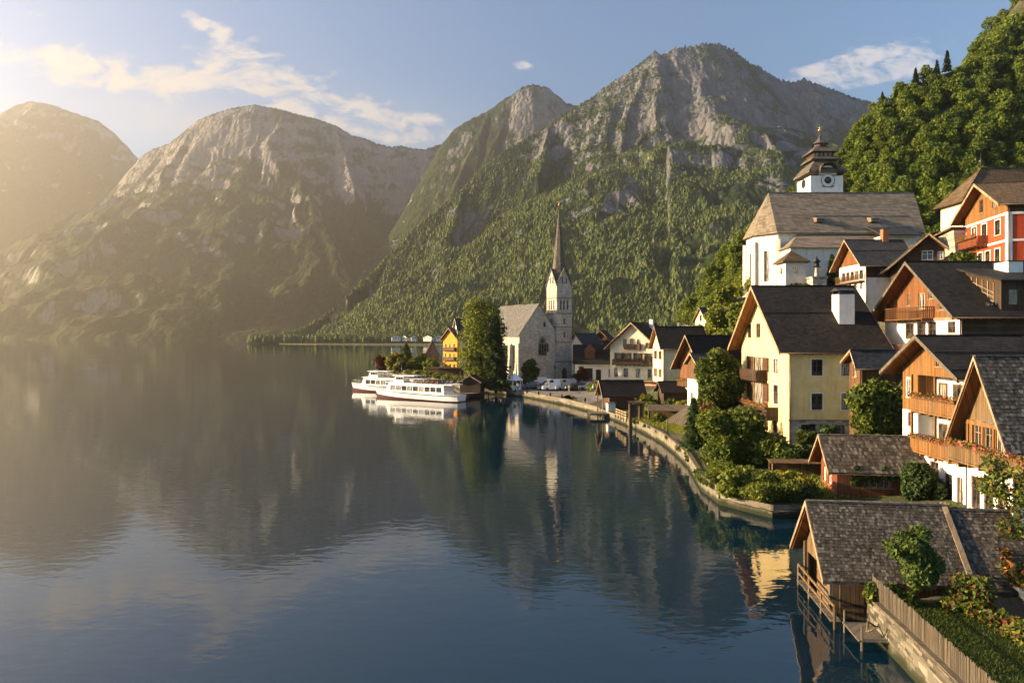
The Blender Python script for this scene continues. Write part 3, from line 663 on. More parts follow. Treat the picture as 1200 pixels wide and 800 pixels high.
        if shingles:
            sh=MB(); q=random.Random(3); row,cw=shingles
            for side in shingles_sides(s):
                x1=(W+osr) if side else -os; e=pt(x1,-of,t); 
                top_=Vector((xr,-of,rz+lift+t)); sl=(top_-e); n_rows=int(sl.length/row); up=sl.normalized(); nn=Vector((up.z if side else -up.z,0,abs(up.x))).normalized()
                ln=L+of+ob
                for i in range(n_rows+1):
                    yy=-q.uniform(0,cw*.7)
                    while yy<ln:
                        ww=cw*q.uniform(.7,1.3); y0=max(0,yy); y1=min(ln,yy+ww-.012); yy+=ww
                        if y1-y0<.04: continue
                        base=e+up*(i*row+q.uniform(-.03,.03)); l=min(row*1.45,(sl.length-(i*row))+.05); tilt=.035+q.uniform(0,.025)
                        if l<.1: continue
                        a=base+Vector((0,y0,0)); b=base+Vector((0,y1,0)); w0=nn*tilt; w1=nn*.006; th=nn*.018
                        lo=[a+w0,b+w0,b+up*l+w1,a+up*l+w1]
                        if side==0: lo=[lo[1],lo[0],lo[3],lo[2]]
                        hi=[p+th for p in lo]; sh.hexa(lo+hi)
            m=shingle_mat(); sh.build('shingles',m,r)
        return r
    def chimney(s,x,y,z0,w,d,h,mat='white',cap='greyroof',gable=False):
        mb=MB().box(x-w/2,x+w/2,y-d/2,y+d/2,z0,z0+h); c=mb.build('chimney',M[mat],s.o)
        k=MB().box(x-w/2-.1,x+w/2+.1,y-d/2-.1,y+d/2+.1,z0+h,z0+h+.1)
        if gable:
            k.box(x-w/2+.05,x-w/2+.2,y-d/2+.05,y+d/2-.05,z0+h+.1,z0+h+.45); k.box(x+w/2-.2,x+w/2-.05,y-d/2+.05,y+d/2-.05,z0+h+.1,z0+h+.45)
            a=[(x-w/2-.15,y-d/2-.15,z0+h+.45),(x+w/2+.15,y-d/2-.15,z0+h+.45),(x,y-d/2-.15,z0+h+.85)]; k.prism(a,(0,d+.3,0))
        k.build('chimney_cap',M[cap],c); return c
    def balcony(s,face,u0,u1,z,depth=1.1,rail=1.05,mat='brownwood',style='boards',flowers=None,posts=None,d0=.0,post_mat=None):
        O,U,n_=[Vector(x) for x in s.fr(face)]; Z=Vector((0,0,1))
        def bx(mb,a,b,za,zb,da,db):
            c=[]
            for zz in (za,zb):
                for uu,dd in ((a,db),(b,db),(b,da),(a,da)): c.append(O+U*uu+Z*zz+n_*dd)
            return mb.hexa(c)
        f=MB(); bx(f,u0,u1,z-.16,z,d0+.003,d0+depth)
        k=max(2,int((u1-u0)/1.2))
        for i in range(k+1):
            uu=u0+.08+(u1-u0-.16)*i/k; bx(f,uu-.07,uu+.07,z-.36,z-.163,d0+.003,d0+depth-.05)
        b=f.build('balcony',M[mat],s.o); r=MB(); D=d0+depth
        if style=='boards':
            w=.17; 
            for i in range(int((u1-u0)/w)):
                a=u0+i*w; bx(r,a+.008,a+w-.008,z+.03,z+rail-.06,D-.06,D-.035+.008*s.q.random())
            for sd in (u0,u1-.03):
                kk=int((depth-.1)/w)
                for i in range(kk): bx(r,sd,sd+.03,z+.03,z+rail-.06,d0+.02+i*w,d0+i*w+w-.0)
        else:
            w=.24
            for i in range(int((u1-u0)/w)+1):
                a=u0+.03+i*w
                if a<u1-.02: bx(r,a,a+.075,z+.05,z+rail-.06,D-.07,D-.03)
            for i in range(int(depth/w)):
                for sd in (u0,u1-.05): bx(r,sd,sd+.05,z+.05,z+rail-.06,d0+.05+i*w,d0+.12+i*w)
        bx(r,u0-.03,u1+.03,z+rail-.06,z+rail+.02,D-.12,D+.01)
        for sd in (u0-.03,u1-.07): bx(r,sd,sd+.1,z+rail-.055,z+rail+.024,d0+.01,D-.122)
        r.build('railing',M[mat],b)
        if posts:
            pm=MB()
            for uu,za,zb in posts: bx(pm,uu-.09,uu+.09,za,zb,D-.25,D-.07)
            pm.build('post',M[post_mat or mat],b)
        if flowers: s.flowerbox(face,u0+.1,u1-.1,z+rail-.22,D+.015,b,flowers)
        return b
def shingles_sides(s): return getattr(s,'shside',(1,))
_shm=[None]
def shingle_mat():
    if _shm[0]: return _shm[0]
    m,nt,b,out=newmat('wood_shingles'); n=N(nt); p=n.coord(); r=n.add('ShaderNodeNewGeometry').outputs['Random Per Island']
    g=n.noise(n.mapping(p,(6,40,6)),1,4,.6)
    col=n.ramp(r,[(0.0,(.034,.028,.022)),(.45,(.078,.066,.053)),(.8,(.135,.117,.097)),(1.0,(.24,.215,.185))])
    col=n.mix(n.math('MULTIPLY',g,.5),col,(.03,.026,.022)); st=n.noise(p,.8,5,.6); col=n.mix(n.math('MULTIPLY',n.ramp(st,[(.5,0.0),(.7,1.0)]),.5),col,(.04,.032,.02))
    n.set(b.inputs['Base Color'],col); b.inputs['Roughness'].default_value=.8; b.inputs['Specular IOR Level'].default_value=.3; _shm[0]=m; return m
# ================================================================== village ground, hillside, banks
CTRL=[(34,95,2.2),(42,88,2.6),(36,84,2.0),(31,75,1.7),(33,66,1.5),(38,64,1.9),(28,61,.9),(30,60,1.1),(22,40,1.5),(21.5,33,1.75),(20,27,1.8),(24,30,2.0),(30,36,2.2),(37,47,2.4),(40,60,2.6),(41,76,3.2),(47,76,8),
(51,80,15.1),(55,90,15.6),(60,74,16),(49,100,12),(68,90,24.5),(70,100,25.2),(62,92,20.5),(74,88,25),(62,120,21.3),(66,111,21.8),(56,118,17),(58,140,21),(62,150,24.5),(66,160,26.3),(80,160,26.5),(95,160,29),(60,170,26),(56,165,24),(52,150,12),(44,140,6),(46,150,8),(49,160,12),(42,128,4),(90,130,33),(90,110,32),(105,140,45),
(46,124,4.5),(40,112,3),(36,128,2.2),(30,118,1.8),(26,128,1.5),(40,168,4.0),(32,160,3),(35,190,3),(28,185,2.8),(46,180,8),(20,180,1.7),(12,170,1.4),(5,180,1.4),(0,190,1.5),(10,200,1.6),(15,220,1.6),(25,215,2),(-8,185,1.4),(-15,200,1.4),(-5,230,1.6),(-25,250,1.8),(-40,280,1.6),(-60,310,1.3),(40,230,3),(20,260,2),(68,232,19.5),(58,225,13),(80,215,26),
(17.5,137,1.3),(20.5,113,1.5),(22,105,1.5),(24,85,1.4),(21,28,1.7),(28,52,1.4),(27,46,1.3),(32,34,2.3),(30,24,2.2),(45,40,5),(55,60,14)]
CT=np.array(CTRL)
def village_h(X,Y):
    num=np.zeros(X.shape); den=np.zeros(X.shape)
    for x,y,z in CTRL:
        d2=(X-x)**2+(Y-y)**2; w_=np.exp(-d2/40.)+ .02/(1+d2/60)**2; num+=w_*z; den+=w_
    return num/den
HILL=[P(*s) for s in ((760,398,380),(790,388,370),(812,372,360),(832,350,350),(852,325,340),(872,300,330),(900,268,320),(930,240,315),(960,215,310),(985,193,305),(1005,163,300),(1035,136,300),(1070,114,300),(1105,98,300),(1130,92,300),(1160,70,305),(1200,45,310),(1260,0,315),(1330,-60,320))]
HILL2=[P(*s) for s in ((1080,140,400),(1130,90,400),(1155,58,400),(1183,18,400),(1217,-35,400),(1300,-160,400),(1420,-300,400))]
def hill_h(X,Y):
    best=np.full(X.shape,-50.)
    for rd,sl in ((HILL,1.3),(HILL2,1.85)):
        for p in densify(rd,5): best=np.maximum(best,p.z-np.sqrt((X-p.x)**2+(Y-p.y)**2)*sl)
    return best+(fbm(X/22,Y/22,4,9)-.5)*9+(rfbm(X/60,Y/60,3,4)-.6)*10*np.clip((best-25)/30,0,1)
SHORE=[(18.0,8),(18.0,28),(19.3,36.9),(23,37.2),(26.3,39),(26.5,46),(26.3,53),(26,60),on_water(905,606),on_water(872,598),on_water(842,590),on_water(822,575),on_water(806,547),on_water(790,531),on_water(775,519),on_water(752,506),on_water(735,499),on_water(703,486),on_water(690,482),on_water(660,474),on_water(620,466),on_water(590,462),on_water(560,461),on_water(538,455),on_water(520,446),on_water(490,441),on_water(465,437),on_water(447,432),on_water(441,428.5),(-52,338),(-34,322),(-12,335),(15,400),(60,560),(60,800),(150,950),(620,950),(620,8)]
SHORE=[(p[0],p[1]) for p in SHORE]
def inside(X,Y,poly):
    r=np.zeros(X.shape,bool); j=len(poly)-1
    for i in range(len(poly)):
        xi,yi=poly[i];xj,yj=poly[j]
        c=((yi>Y)!=(yj>Y)); 
        if yi!=yj: r^=c&(X<(xj-xi)*(Y-yi)/(yj-yi)+xi)
        j=i
    return r
def near_h(X,Y):
    h=np.maximum(village_h(X,Y),hill_h(X,Y)); h=np.where(X<19+0*Y,np.minimum(h,village_h(X,Y)),h)
    return np.where(inside(X,Y,SHORE),h,-2.5)
m,nt,b,out=newmat('village_ground'); n=N(nt); p=n.pos(); nz=n.add('ShaderNodeSeparateXYZ',{0:n.add('ShaderNodeNewGeometry').outputs['Normal']}).outputs[2]
col=n.mix(n.noise(p,.22,6,.65),(.018,.030,.007),(.075,.080,.020)); col=n.mix(n.ramp(n.noise(p,.13,5,.6),[(.52,0.0),(.64,1.0)]),col,(.09,.075,.05))
n.set(b.inputs['Base Color'],col); b.inputs['Roughness'].default_value=.95; n.set(b.inputs['Normal'],n.bump(n.noise(p,2.5,5,.7),.9,.3))
GROUND=m
def build_ground():
    xs=np.arange(-80,420+1.6,1.6); ys=np.arange(12,560+1.6,1.6); X,Y=np.meshgrid(xs,ys); H=np.maximum(village_h(X,Y),hill_h(X,Y)); H=np.where(X<19,village_h(X,Y),H)
    I=inside(X,Y,SHORE); Nb=np.zeros_like(I)
    for dx in (-1,0,1):
        for dy in (-1,0,1): Nb|=np.roll(np.roll(I,dy,0),dx,1)
    S_=Nb&~I; sx=X[S_]; sy=Y[S_]; bd=np.full(sx.shape,1e9); bx=sx.copy(); by=sy.copy()
    for a,b in zip(SHORE,SHORE[1:]+SHORE[:1]):
        ax,ay=a; dx,dy=b[0]-ax,b[1]-ay; l2=dx*dx+dy*dy
        if l2<1e-9: continue
        t=np.clip(((sx-ax)*dx+(sy-ay)*dy)/l2,0,1); px=ax+t*dx; py=ay+t*dy; d=(sx-px)**2+(sy-py)**2; m_=d<bd; bd[m_]=d[m_]; bx[m_]=px[m_]; by[m_]=py[m_]
    vec=np.stack([bx-sx,by-sy],-1); ln=np.linalg.norm(vec,axis=1)[:,None]+1e-6; vec=vec/ln*.12
    X2=X.copy();Y2=Y.copy(); X2[S_]=bx+vec[:,0]; Y2[S_]=by+vec[:,1]
    v=np.stack([X2,Y2,H],-1).reshape(-1,3); ny,nx=X.shape; idx=np.arange(ny*nx).reshape(ny,nx)
    f=np.stack([idx[:-1,:-1],idx[:-1,1:],idx[1:,1:],idx[1:,:-1]],-1).reshape(-1,4); ok=(I|S_).ravel()[f].all(1); f=f[ok]
    used=np.unique(f); rm=np.full(len(v),-1); rm[used]=np.arange(len(used))
    tag(link('ground',np_mesh('ground',v[used],rm[f],GROUND,True)),kind='structure')
    sk=MB()
    for a,b in zip(SHORE[:-6],SHORE[1:-5]):
        n_=max(1,int(math.hypot(b[0]-a[0],b[1]-a[1])/3))
        for i in range(n_):
            p=[a[0]+(b[0]-a[0])*i/n_,a[1]+(b[1]-a[1])*i/n_]; q_=[a[0]+(b[0]-a[0])*(i+1)/n_,a[1]+(b[1]-a[1])*(i+1)/n_]
            d=Vector((q_[0]-p[0],q_[1]-p[1],0)).normalized(); o=Vector((d.y,-d.x,0))*.13
            hp=float(village_h(np.array([p[0]]),np.array([p[1]]))[0]); hq=float(village_h(np.array([q_[0]]),np.array([q_[1]]))[0])
            sk.poly([(p[0]+o.x,p[1]+o.y,-2.5),(q_[0]+o.x,q_[1]+o.y,-2.5),(q_[0]+o.x,q_[1]+o.y,min(hq,1.25)+.02),(p[0]+o.x,p[1]+o.y,min(hp,1.25)+.02)])
    tag(sk.build('lake_bank',M['quay']),kind='structure')
    return X,Y,H
XG,YG,ZG=build_ground()
_gx0,_gy0,_gs=-80,12,1.6
def gz(x,y):
    i=int((x-_gx0)/_gs); j=int((y-_gy0)/_gs)
    i=min(max(i,0),XG.shape[1]-2); j=min(max(j,0),XG.shape[0]-2); fx=(x-_gx0)/_gs-i; fy=(y-_gy0)/_gs-j
    return float((ZG[j,i]*(1-fx)+ZG[j,i+1]*fx)*(1-fy)+(ZG[j+1,i]*(1-fx)+ZG[j+1,i+1]*fx)*fy)
# valley floor out to the foot of the mountains
FAR=[(60,560),(60,700),(40,800),(-20,950),on_water(510,405),on_water(470,404.5),on_water(415,404),on_water(370,403.6),on_water(330,403),on_water(302,402),on_water(292,400),(-500,1900),(1600,1900),(1600,420)]
tag(MB().poly([(p[0],p[1],1.1) for p in FAR]).build('valley_ground',GROUND),kind='structure')
MB2=MB()
for a,bq in zip(FAR[:12],FAR[1:12]): MB2.poly([(a[0],a[1],-1),(bq[0],bq[1],-1),(bq[0],bq[1],1.1),(a[0],a[1],1.1)])
tag(MB2.build('lake_bank',GROUND),kind='structure')
# town square paving
sq=[on_water(560,461),on_water(590,462),on_water(620,466),on_water(660,474),on_water(690,482),(22,150),(27,180),(24,205),(14,212),(-2,205),(-14,190)]
sqv=[(p[0]+.3*(8-p[0])/20,p[1]+1.2) for p in sq]
def poly_drape(name,pts,res,dz,mat):
    xs=[p[0] for p in pts];ys=[p[1] for p in pts]; X,Y=np.meshgrid(np.arange(min(xs),max(xs)+res,res),np.arange(min(ys),max(ys)+res,res))
    I=inside(X,Y,pts); Z=np.array([[gz(x,y) for x,y in zip(r1,r2)] for r1,r2 in zip(X,Y)])+dz
    v=np.stack([X,Y,Z],-1).reshape(-1,3); ny,nx=X.shape; idx=np.arange(ny*nx).reshape(ny,nx)
    f=np.stack([idx[:-1,:-1],idx[:-1,1:],idx[1:,1:],idx[1:,:-1]],-1).reshape(-1,4); f=f[I.ravel()[f].all(1)]
    return tag(link(name,np_mesh(name,v,f,mat,True)),kind='structure')
poly_drape('pavement',sqv,.8,.05,M['pave'])
# ---- stone quay and garden walls along the water
def wall_along(name,pts,top,thick,mat,label,cat,coping=None,bot=-2.0,batter=.0,posts=None):
    mb=MB(); cp=MB()
    for a,bq in zip(pts[:-1],pts[1:]):
        a=Vector((a[0],a[1],0));bq=Vector((bq[0],bq[1],0)); d=(bq-a).normalized(); nn=Vector((-d.y,d.x,0))  # towards land side
        ta=top(a) if callable(top) else top; tb=top(bq) if callable(top) else top
        e=d*.02
        mb.hexa([a-e-nn*batter+Vector((0,0,bot)),bq+e-nn*batter+Vector((0,0,bot)),bq+e+nn*thick+Vector((0,0,bot)),a-e+nn*thick+Vector((0,0,bot)),a-e+Vector((0,0,ta)),bq+e+Vector((0,0,tb)),bq+e+nn*thick+Vector((0,0,tb)),a-e+nn*thick+Vector((0,0,ta))])
        if coping: 
            k=.06; cp.hexa([a-nn*k+Vector((0,0,ta)),bq-nn*k+Vector((0,0,tb)),bq+nn*(thick+k)+Vector((0,0,tb)),a+nn*(thick+k)+Vector((0,0,ta)),a-nn*k+Vector((0,0,ta+.14)),bq-nn*k+Vector((0,0,tb+.14)),bq+nn*(thick+k)+Vector((0,0,tb+.14)),a+nn*(thick+k)+Vector((0,0,ta+.14))])
    o=mb.build(name,mat); tag(o,label,cat)
    if coping: cp.build('coping',coping,o)
    return o
QP=[on_water(530,452),on_water(545,459),on_water(560,461),on_water(590,462),on_water(620,466),on_water(660,474),on_water(690,482),on_water(703,486)]
wall_along('quay_wall',QP,1.32,.7,M['quay'],'long low stone quay wall curving along the square with the parked cars','wall',M['concrete'])
GW=[on_water(735,499),on_water(752,506),on_water(775,519),on_water(790,531),on_water(806,547),on_water(822,575),on_water(842,590)]
wall_along('garden_wall',GW,1.55,.35,M['concrete'],'pale concrete lake wall bending past the narrow dark thuja tree','wall',M['greywood'])
wall_along('lake_wall',[on_water(842,591),on_water(872,599),on_water(905,607),(26.1,60)],.55,.5,M['gardenwall'],'low mossy stone edging at the water under the large bushes','wall')
wall_along('bank_wall',[(26.1,60.2),(26.4,53),(26.6,46),(26.4,40)],1.2,.4,M['gardenwall'],'stone bank wall in the dark inlet behind the near boathouse','wall')
def rub(y): return 1.72
wall_along('retaining_wall',[(19.3,37.0),(18.9,33),(18.3,28.5),(17.7,24)],1.72,.35,M['gardenwall'],'sunlit stone retaining wall under the picket fence in the foreground','wall',M['greywood'],batter=.25)
# lawn beside the picket fence
poly_drape('lawn',[(19.9,36.2),(19.0,28),(18.6,22),(23.2,22),(24.2,31),(24.6,36.0)],.5,.06,M['grass'])
# ================================================================== buildings by the water
def H1(px,Y): return (px-600)/FPX*Y
def zz(py,Y): return CAMH+(HZ-py)/FPX*Y
# ---- big yellow house
def yellow_house():
    W,L=17.5,12.2; b=1.6
    h=House('yellow_house','large pale yellow plaster house with black roof and brown balconies, biggest on the waterfront',(34.5,85+W,0),-90,W,L,zz(404,84),zz(337.5,93.8),base=-1)
    Yx=lambda px: 34.5*800/(px-600)
    def U(px): return 85+W-Yx(px)
    for px0,px1,y0,y1 in ((876.3,880.3,379,396),(886,891,378.5,395.5)):
        z0=zz(y1,93);z1=zz(y0,93); h.window('front',U(px0),z0,U(px1)-U(px0),z1-z0,'brown')
    f1=[(875,879.5),(883,894),(896.3,901),(906.5,912)]
    for zb,zt,zd in ((zz(438,88),zz(420.5,88),zz(448,89)),(zz(474.5,88),zz(451.5,88),zz(489,89))):
        for i,(a,bb) in enumerate(f1):
            door=i==1; u=U(a); w_=U(bb)-u
            h.window('front',u,zd if door else zb,w_,zt-(zd if door else zb),'brown',shut=(i in (1,)),casing='white' if i==3 else None,name='balcony_door' if door else 'window')
    h.balcony('front',U(864.5),U(899),zz(447.5,89),1.5,1.35,'darkwood','boards')
    h.balcony('front',U(865.5),U(912),zz(489,89),1.5,1.35,'darkwood','boards',flowers=('geranium','pinkflower'))
    for a,bb in ((868.8+4,873+4),(885,889.5),(895.5,900),(905.5,911)):
        h.window('front',U(a),zz(506.5,89),U(bb)-U(a),zz(490,89)-zz(506.5,89)-.1,'brown')
    for x0,x1 in ((951,964),(986,999.5)):
        for y0,y1 in ((421,440),(461,480)):
            h.window('right',H1(x0,85)-34.5,zz(y1,85),H1(x1-x0+600,85),zz(y0,85)-zz(y1,85),'brown',casing='white')
    for x0,x1,y0,y1 in ((939,956,497,515),(961,968,497,514),(978,990,498,508)):
        h.window('right',H1(x0,85)-34.5,zz(y1,85),H1(x1-x0+600,85),zz(y0,85)-zz(y1,85),'dark',name='cellar_opening')
    zs=zz(492,85)
    h.walls([(-1,zs,'rubble','stone_base',('right',)),(-1,zs-.6,'yellow','plinth',('front','left','back')),(zs,60,'yellow','wall',('right',)),(zs-.6,60,'yellow','wall',('front','left','back'))])
    h.roof('slate',of=1.7,ob=.3,os=1.3,t=.22,snow=1,bargew=.5)
    MB().bar((W+.05,-.2,zs),(W+.05,L,zs),.1,.12).build('cornice',M['trim'],h.o)
    h.chimney(13.9,H1(988,88.6)-34.5,17.0,2.0,2.0,zz(345,88.6)-17,'white',gable=True)
    return h
yellow_house()
# ---- reddish hut behind the inlet
h=House('garden_hut','reddish brown wooden hut with shingle roof and ivy, in front of the yellow house',(H1(981,62)+.139*4.7-.0,62+4.65,0),-98,4.7,8.4,zz(546,62),zz(512,64.2),'hut',base=-.5)
h.window('front',.7,2.0,.75,1.3,'white'); h.window('front',2.3,2.0,.75,1.3,'white')
for i in range(4): h.window('right',2.3+i*.62,2.2,.5,1.0,'wood',cols=1)
h.walls([(-.5,zz(535,62)+20,'redwood','wall')]); h.shside=(1,)
h.roof('shingle',of=.95,ob=.35,os=.7,t=.12,barge='trim',shingles=(.40,.2),gutter=False)
# ---- boathouse in the foreground
BH=House('boathouse','weathered plank boathouse with shingle roof standing in the water, nearest building',(18.1+.122*5.0,38.5+4.96,0),-97,5.0,6.7,zz(664,38.3),zz(591,41),'boathouse',base=-1.6)
BH.win['front'].append((.35,2.2,-.5,2.35))
BH.walls([(-1.6,40,'oldwood','wall')],depth=.12)
MB().box(.35,2.2,.55,.6,-.5,2.35).build('boat_gate',M['darkwood'],BH.o)
dm=MB()
for x0 in (.35,1.75): dm.box(5.012,5.06,x0,x0+1.32,.45,2.6)
BH_d=dm.build('door',M['oldwood'],BH.o); MB().box(5.062,5.09,.4,3.05,2.35,2.47).box(5.062,5.09,.4,3.05,.75,.87).build('door_ledge',M['darkwood'],BH_d)
for x in (.14,4.86):
    MB().box(x-.12,x+.12,-.16,.0,-2.2,zz(664,38.3)).build('corner_post',M['greywood'],BH.o)
BH.roof('shingle',of=.75,ob=.3,os=.75,t=.12,barge='trim',shingles=(.20,.14),gutter=False)
zb_=zz(591,41)+.30; k_=(zz(591,41)-zz(664,38.3))/2.5
MB().bar((2.4,7.0,zb_+.02),(5.85,7.0,zb_-3.35*k_),.30,.16).build('verge_board',M['trim'],BH.o)
# lower roof built against its right end, behind a pale verge board
h=House('boathouse_annex','lower shingled shed roof behind a pale board at the right end of the near boathouse',(18.1+.122*5.0+.9925*7.1,38.5+4.96-.122*7.1,0),-97,5.0,3.2,zz(664,38.3)-.25,zz(591,41)-.25,'shed',base=-.5)
h.walls([(-.5,40,'darkwood','wall')]); h.roof('shingle',of=.05,ob=.3,os=.75,t=.12,barge='trim',bargew=.5,shingles=(.20,.14),gutter=False)
# ---- honey-coloured chalet with two loggia balconies
def honey_chalet():
    W=9.0; YL,XL=65.0,37.2
    h=House('chalet','honey coloured timber chalet with two flower balconies over a white ground floor',(XL,YL,0),-90,W,14,zz(429,66),zz(396.5,60.5),base=-1)
    Yx=lambda px: XL*800/(px-600); U=lambda px: YL-Yx(px)
    z2=10.0+.4; zlow=zz(527,62); zup=zz(480,62)
    h.window('front',U(1097),zz(429,60),U(1104)-U(1097),zz(415,60)-zz(429,60),'brown',cols=1,rows=1)
    h.window('front',U(1063.5),zz(465,63.5),U(1067.5)-U(1063.5),zz(444,63.5)-zz(465,63.5),'white',casing='white')
    h.window('front',U(1064),zz(500,63.5),U(1069.5)-U(1064),zz(483,63.5)-zz(500,63.5),'brown',casing=None)
    ul=U(1076)
    h.win['front'].append((ul,W-.3,zlow,zlow+3.25)); h.win['front'].append((ul,W-.3,zup,zup+3.15))
    for a,bb in ((1090,1100),(1107,1116),(1121.5,1128.5)):
        h.window('front',U(a),zz(612 if a<1100 else 625,58),U(bb)-U(a),zz(541 if a<1100 else 550,60)-zz(612 if a<1100 else 625,58),'brown',cols=2,rows=3,name='terrace_door')
    h.walls([(-1,zlow-.25,'white','ground_floor_wall'),(zlow-.25,zup-.35,'white','wall',('left','back','right')),(zlow-.25,zz(480,64),'white','middle_wall',('front',)),(zz(480,64),50,'honey','timber_wall',('front',)),(zup-.35,50,'honey','timber_wall',('left','right','back'))],depth=1.5)
    lg=MB()
    for zb in (zlow,zup): lg.poly([(ul,1.5,zb),(W-.3,1.5,zb),(W-.3,1.5,zb+3.3),(ul,1.5,zb+3.3)])
    lo=lg.build('loggia_wall',M['white'],h.o)
    for zb in (zlow,zup):
        for k in range(3):
            u0=ul+.7+k*2.0; d=MB().box(u0,u0+1.2,1.40,1.49,zb+.02,zb+2.5).build('loggia_door',M['frame'],lo); 
            MB().box(u0+.12,u0+.54,1.385,1.40,zb+.3,zb+2.35).box(u0+.66,u0+1.08,1.385,1.40,zb+.3,zb+2.35).build('pane',M['glass'],lo)
    ps=[(ul+.02,zlow-.5,zup+3.2),(U(1104),zlow-.5,zup+3.2)]
    h.balcony('front',ul,W+.25,zlow,.75,1.35,'honey','boards',flowers=('geranium','pinkflower'),posts=ps)
    h.balcony('front',ul,W+.25,zup,.75,1.35,'honey','boards',flowers=('geranium','pinkflower'))
    h.roof('slate',of=1.5,ob=.3,os=1.3,t=.2,barge='greywood',snow=2,bargew=.35)
    return h
honey_chalet()
# ---- nearest house on the right with long flower balcony
def flower_house():
    W,L=5.1,9.0; th=-92
    cx,cyy=H1(1187,48),48.0; c,s_=math.cos(R(th)),math.sin(R(th))
    h=House('flower_house','steep gabled timber house at the right edge with long geranium balconies',(cx-W*c,cyy-W*s_,0),th,W,L,zz(503,47.5),zz(421,51),base=-.5)
    zf=6.4
    for k in range(3): h.window('front',.75+k*1.28,zf+.75,.95,2.35,'wood',cols=2,rows=2)
    for k in range(3): h.window('front',.5+k*1.5,2.7,1.05,2.5,'brown',cols=2,rows=2,name='terrace_door',casing=None)
    h.walls([(-.5,zf-.2,'white','ground_floor_wall'),(zf-.2,zz(503,47.5)-.25,'honey','timber_wall'),(zz(503,47.5)-.25,50,'oldwood','gable_boards')])
    tb=MB()
    for u in (.12,.62,1.86,3.14,4.5,W-.12): tb.box(u-.11,u+.11,-.09,-.004,zf,zz(503,47.5)-.3)
    tb.box(-.1,W+.1,-.16,-.006,zz(503,47.5)-.29,zz(503,47.5)+.05); tb.build('timber_frame',M['honey'],h.o)
    h.balcony('front',-.5,W+5.5,zf,1.25,1.25,'oldwood','boards',flowers=('geranium','rust') if False else ('geranium','pinkflower'),d0=0)
    h.roof('shingle',of=1.1,ob=.3,os=1.0,t=.16,barge='trim',shingles=(.30,.22),gutter=False,bargew=.3)
    return h
FH=flower_house()
# terrace in front of it
def terrace():
    o=empty('terrace',(0,0,0),0,'white edged flower terrace below the timber house at the right edge','terrace')
    a=Vector((29.2,44,0));b=Vector((26.2,33,0)); d=(b-a).normalized(); nn=Vector((-d.y,d.x,0)); nn=nn if nn.x>0 else -nn
    mb=MB(); Z=Vector((0,0,1))
    mb.hexa([a-Z,b-Z,b+nn*9-Z,a+nn*9-Z,a+Z*2.45,b+Z*2.45,b+nn*9+Z*2.45,a+nn*9+Z*2.45]); mb.build('wall',M['white'],o)
    a2=a-nn*.3;b2=b-nn*.3; MB().hexa([p+Z*2.46 for p in (a2,b2,b+nn*8.9,a+nn*8.9)]+[p+Z*2.64 for p in (a2,b2,b+nn*8.9,a+nn*8.9)]).build('slab',M['white'],o)
    rl=MB(); ln=(b-a).length; k=int(ln/.2)
    for i in range(k): p=a+d*(i+.5)*ln/k-nn*.15; rl.bar(p+Z*2.65,p+Z*3.55,.11,.03,up=tuple(nn))
    rl.bar(a-nn*.15+Z*3.58,b-nn*.15+Z*3.58,.1,.07); r=rl.build('railing',M['orangewood'],o)
    q=random.Random(4); bl=[(tuple(a+d*ln*(i+q.random())/26-nn*q.uniform(.0,.35)+Z*(3.45+q.uniform(-.6,.35))),(.45,.45,.3+.2*q.random())) for i in range(26)]
    link('flowers',leaf_mesh('flowers',bl,3600,.12,[L['rust'],L['green'],L['copper'],L['light'],L['green'],L['orangeflower']],9),r)
    for i in range(3):
        c0=a+d*(1.2+i*2.6); ar=MB(); 
        ar.hexa([c0-nn*.02+Z*.6,c0+d*1.2-nn*.02+Z*.6,c0+d*1.2-nn*.004+Z*.6,c0-nn*.004+Z*.6,c0-nn*.02+Z*2.0,c0+d*1.2-nn*.02+Z*2.0,c0+d*1.2-nn*.004+Z*2.0,c0-nn*.004+Z*2.0]); ar.build('cellar_window',M['glass'],o)
terrace()
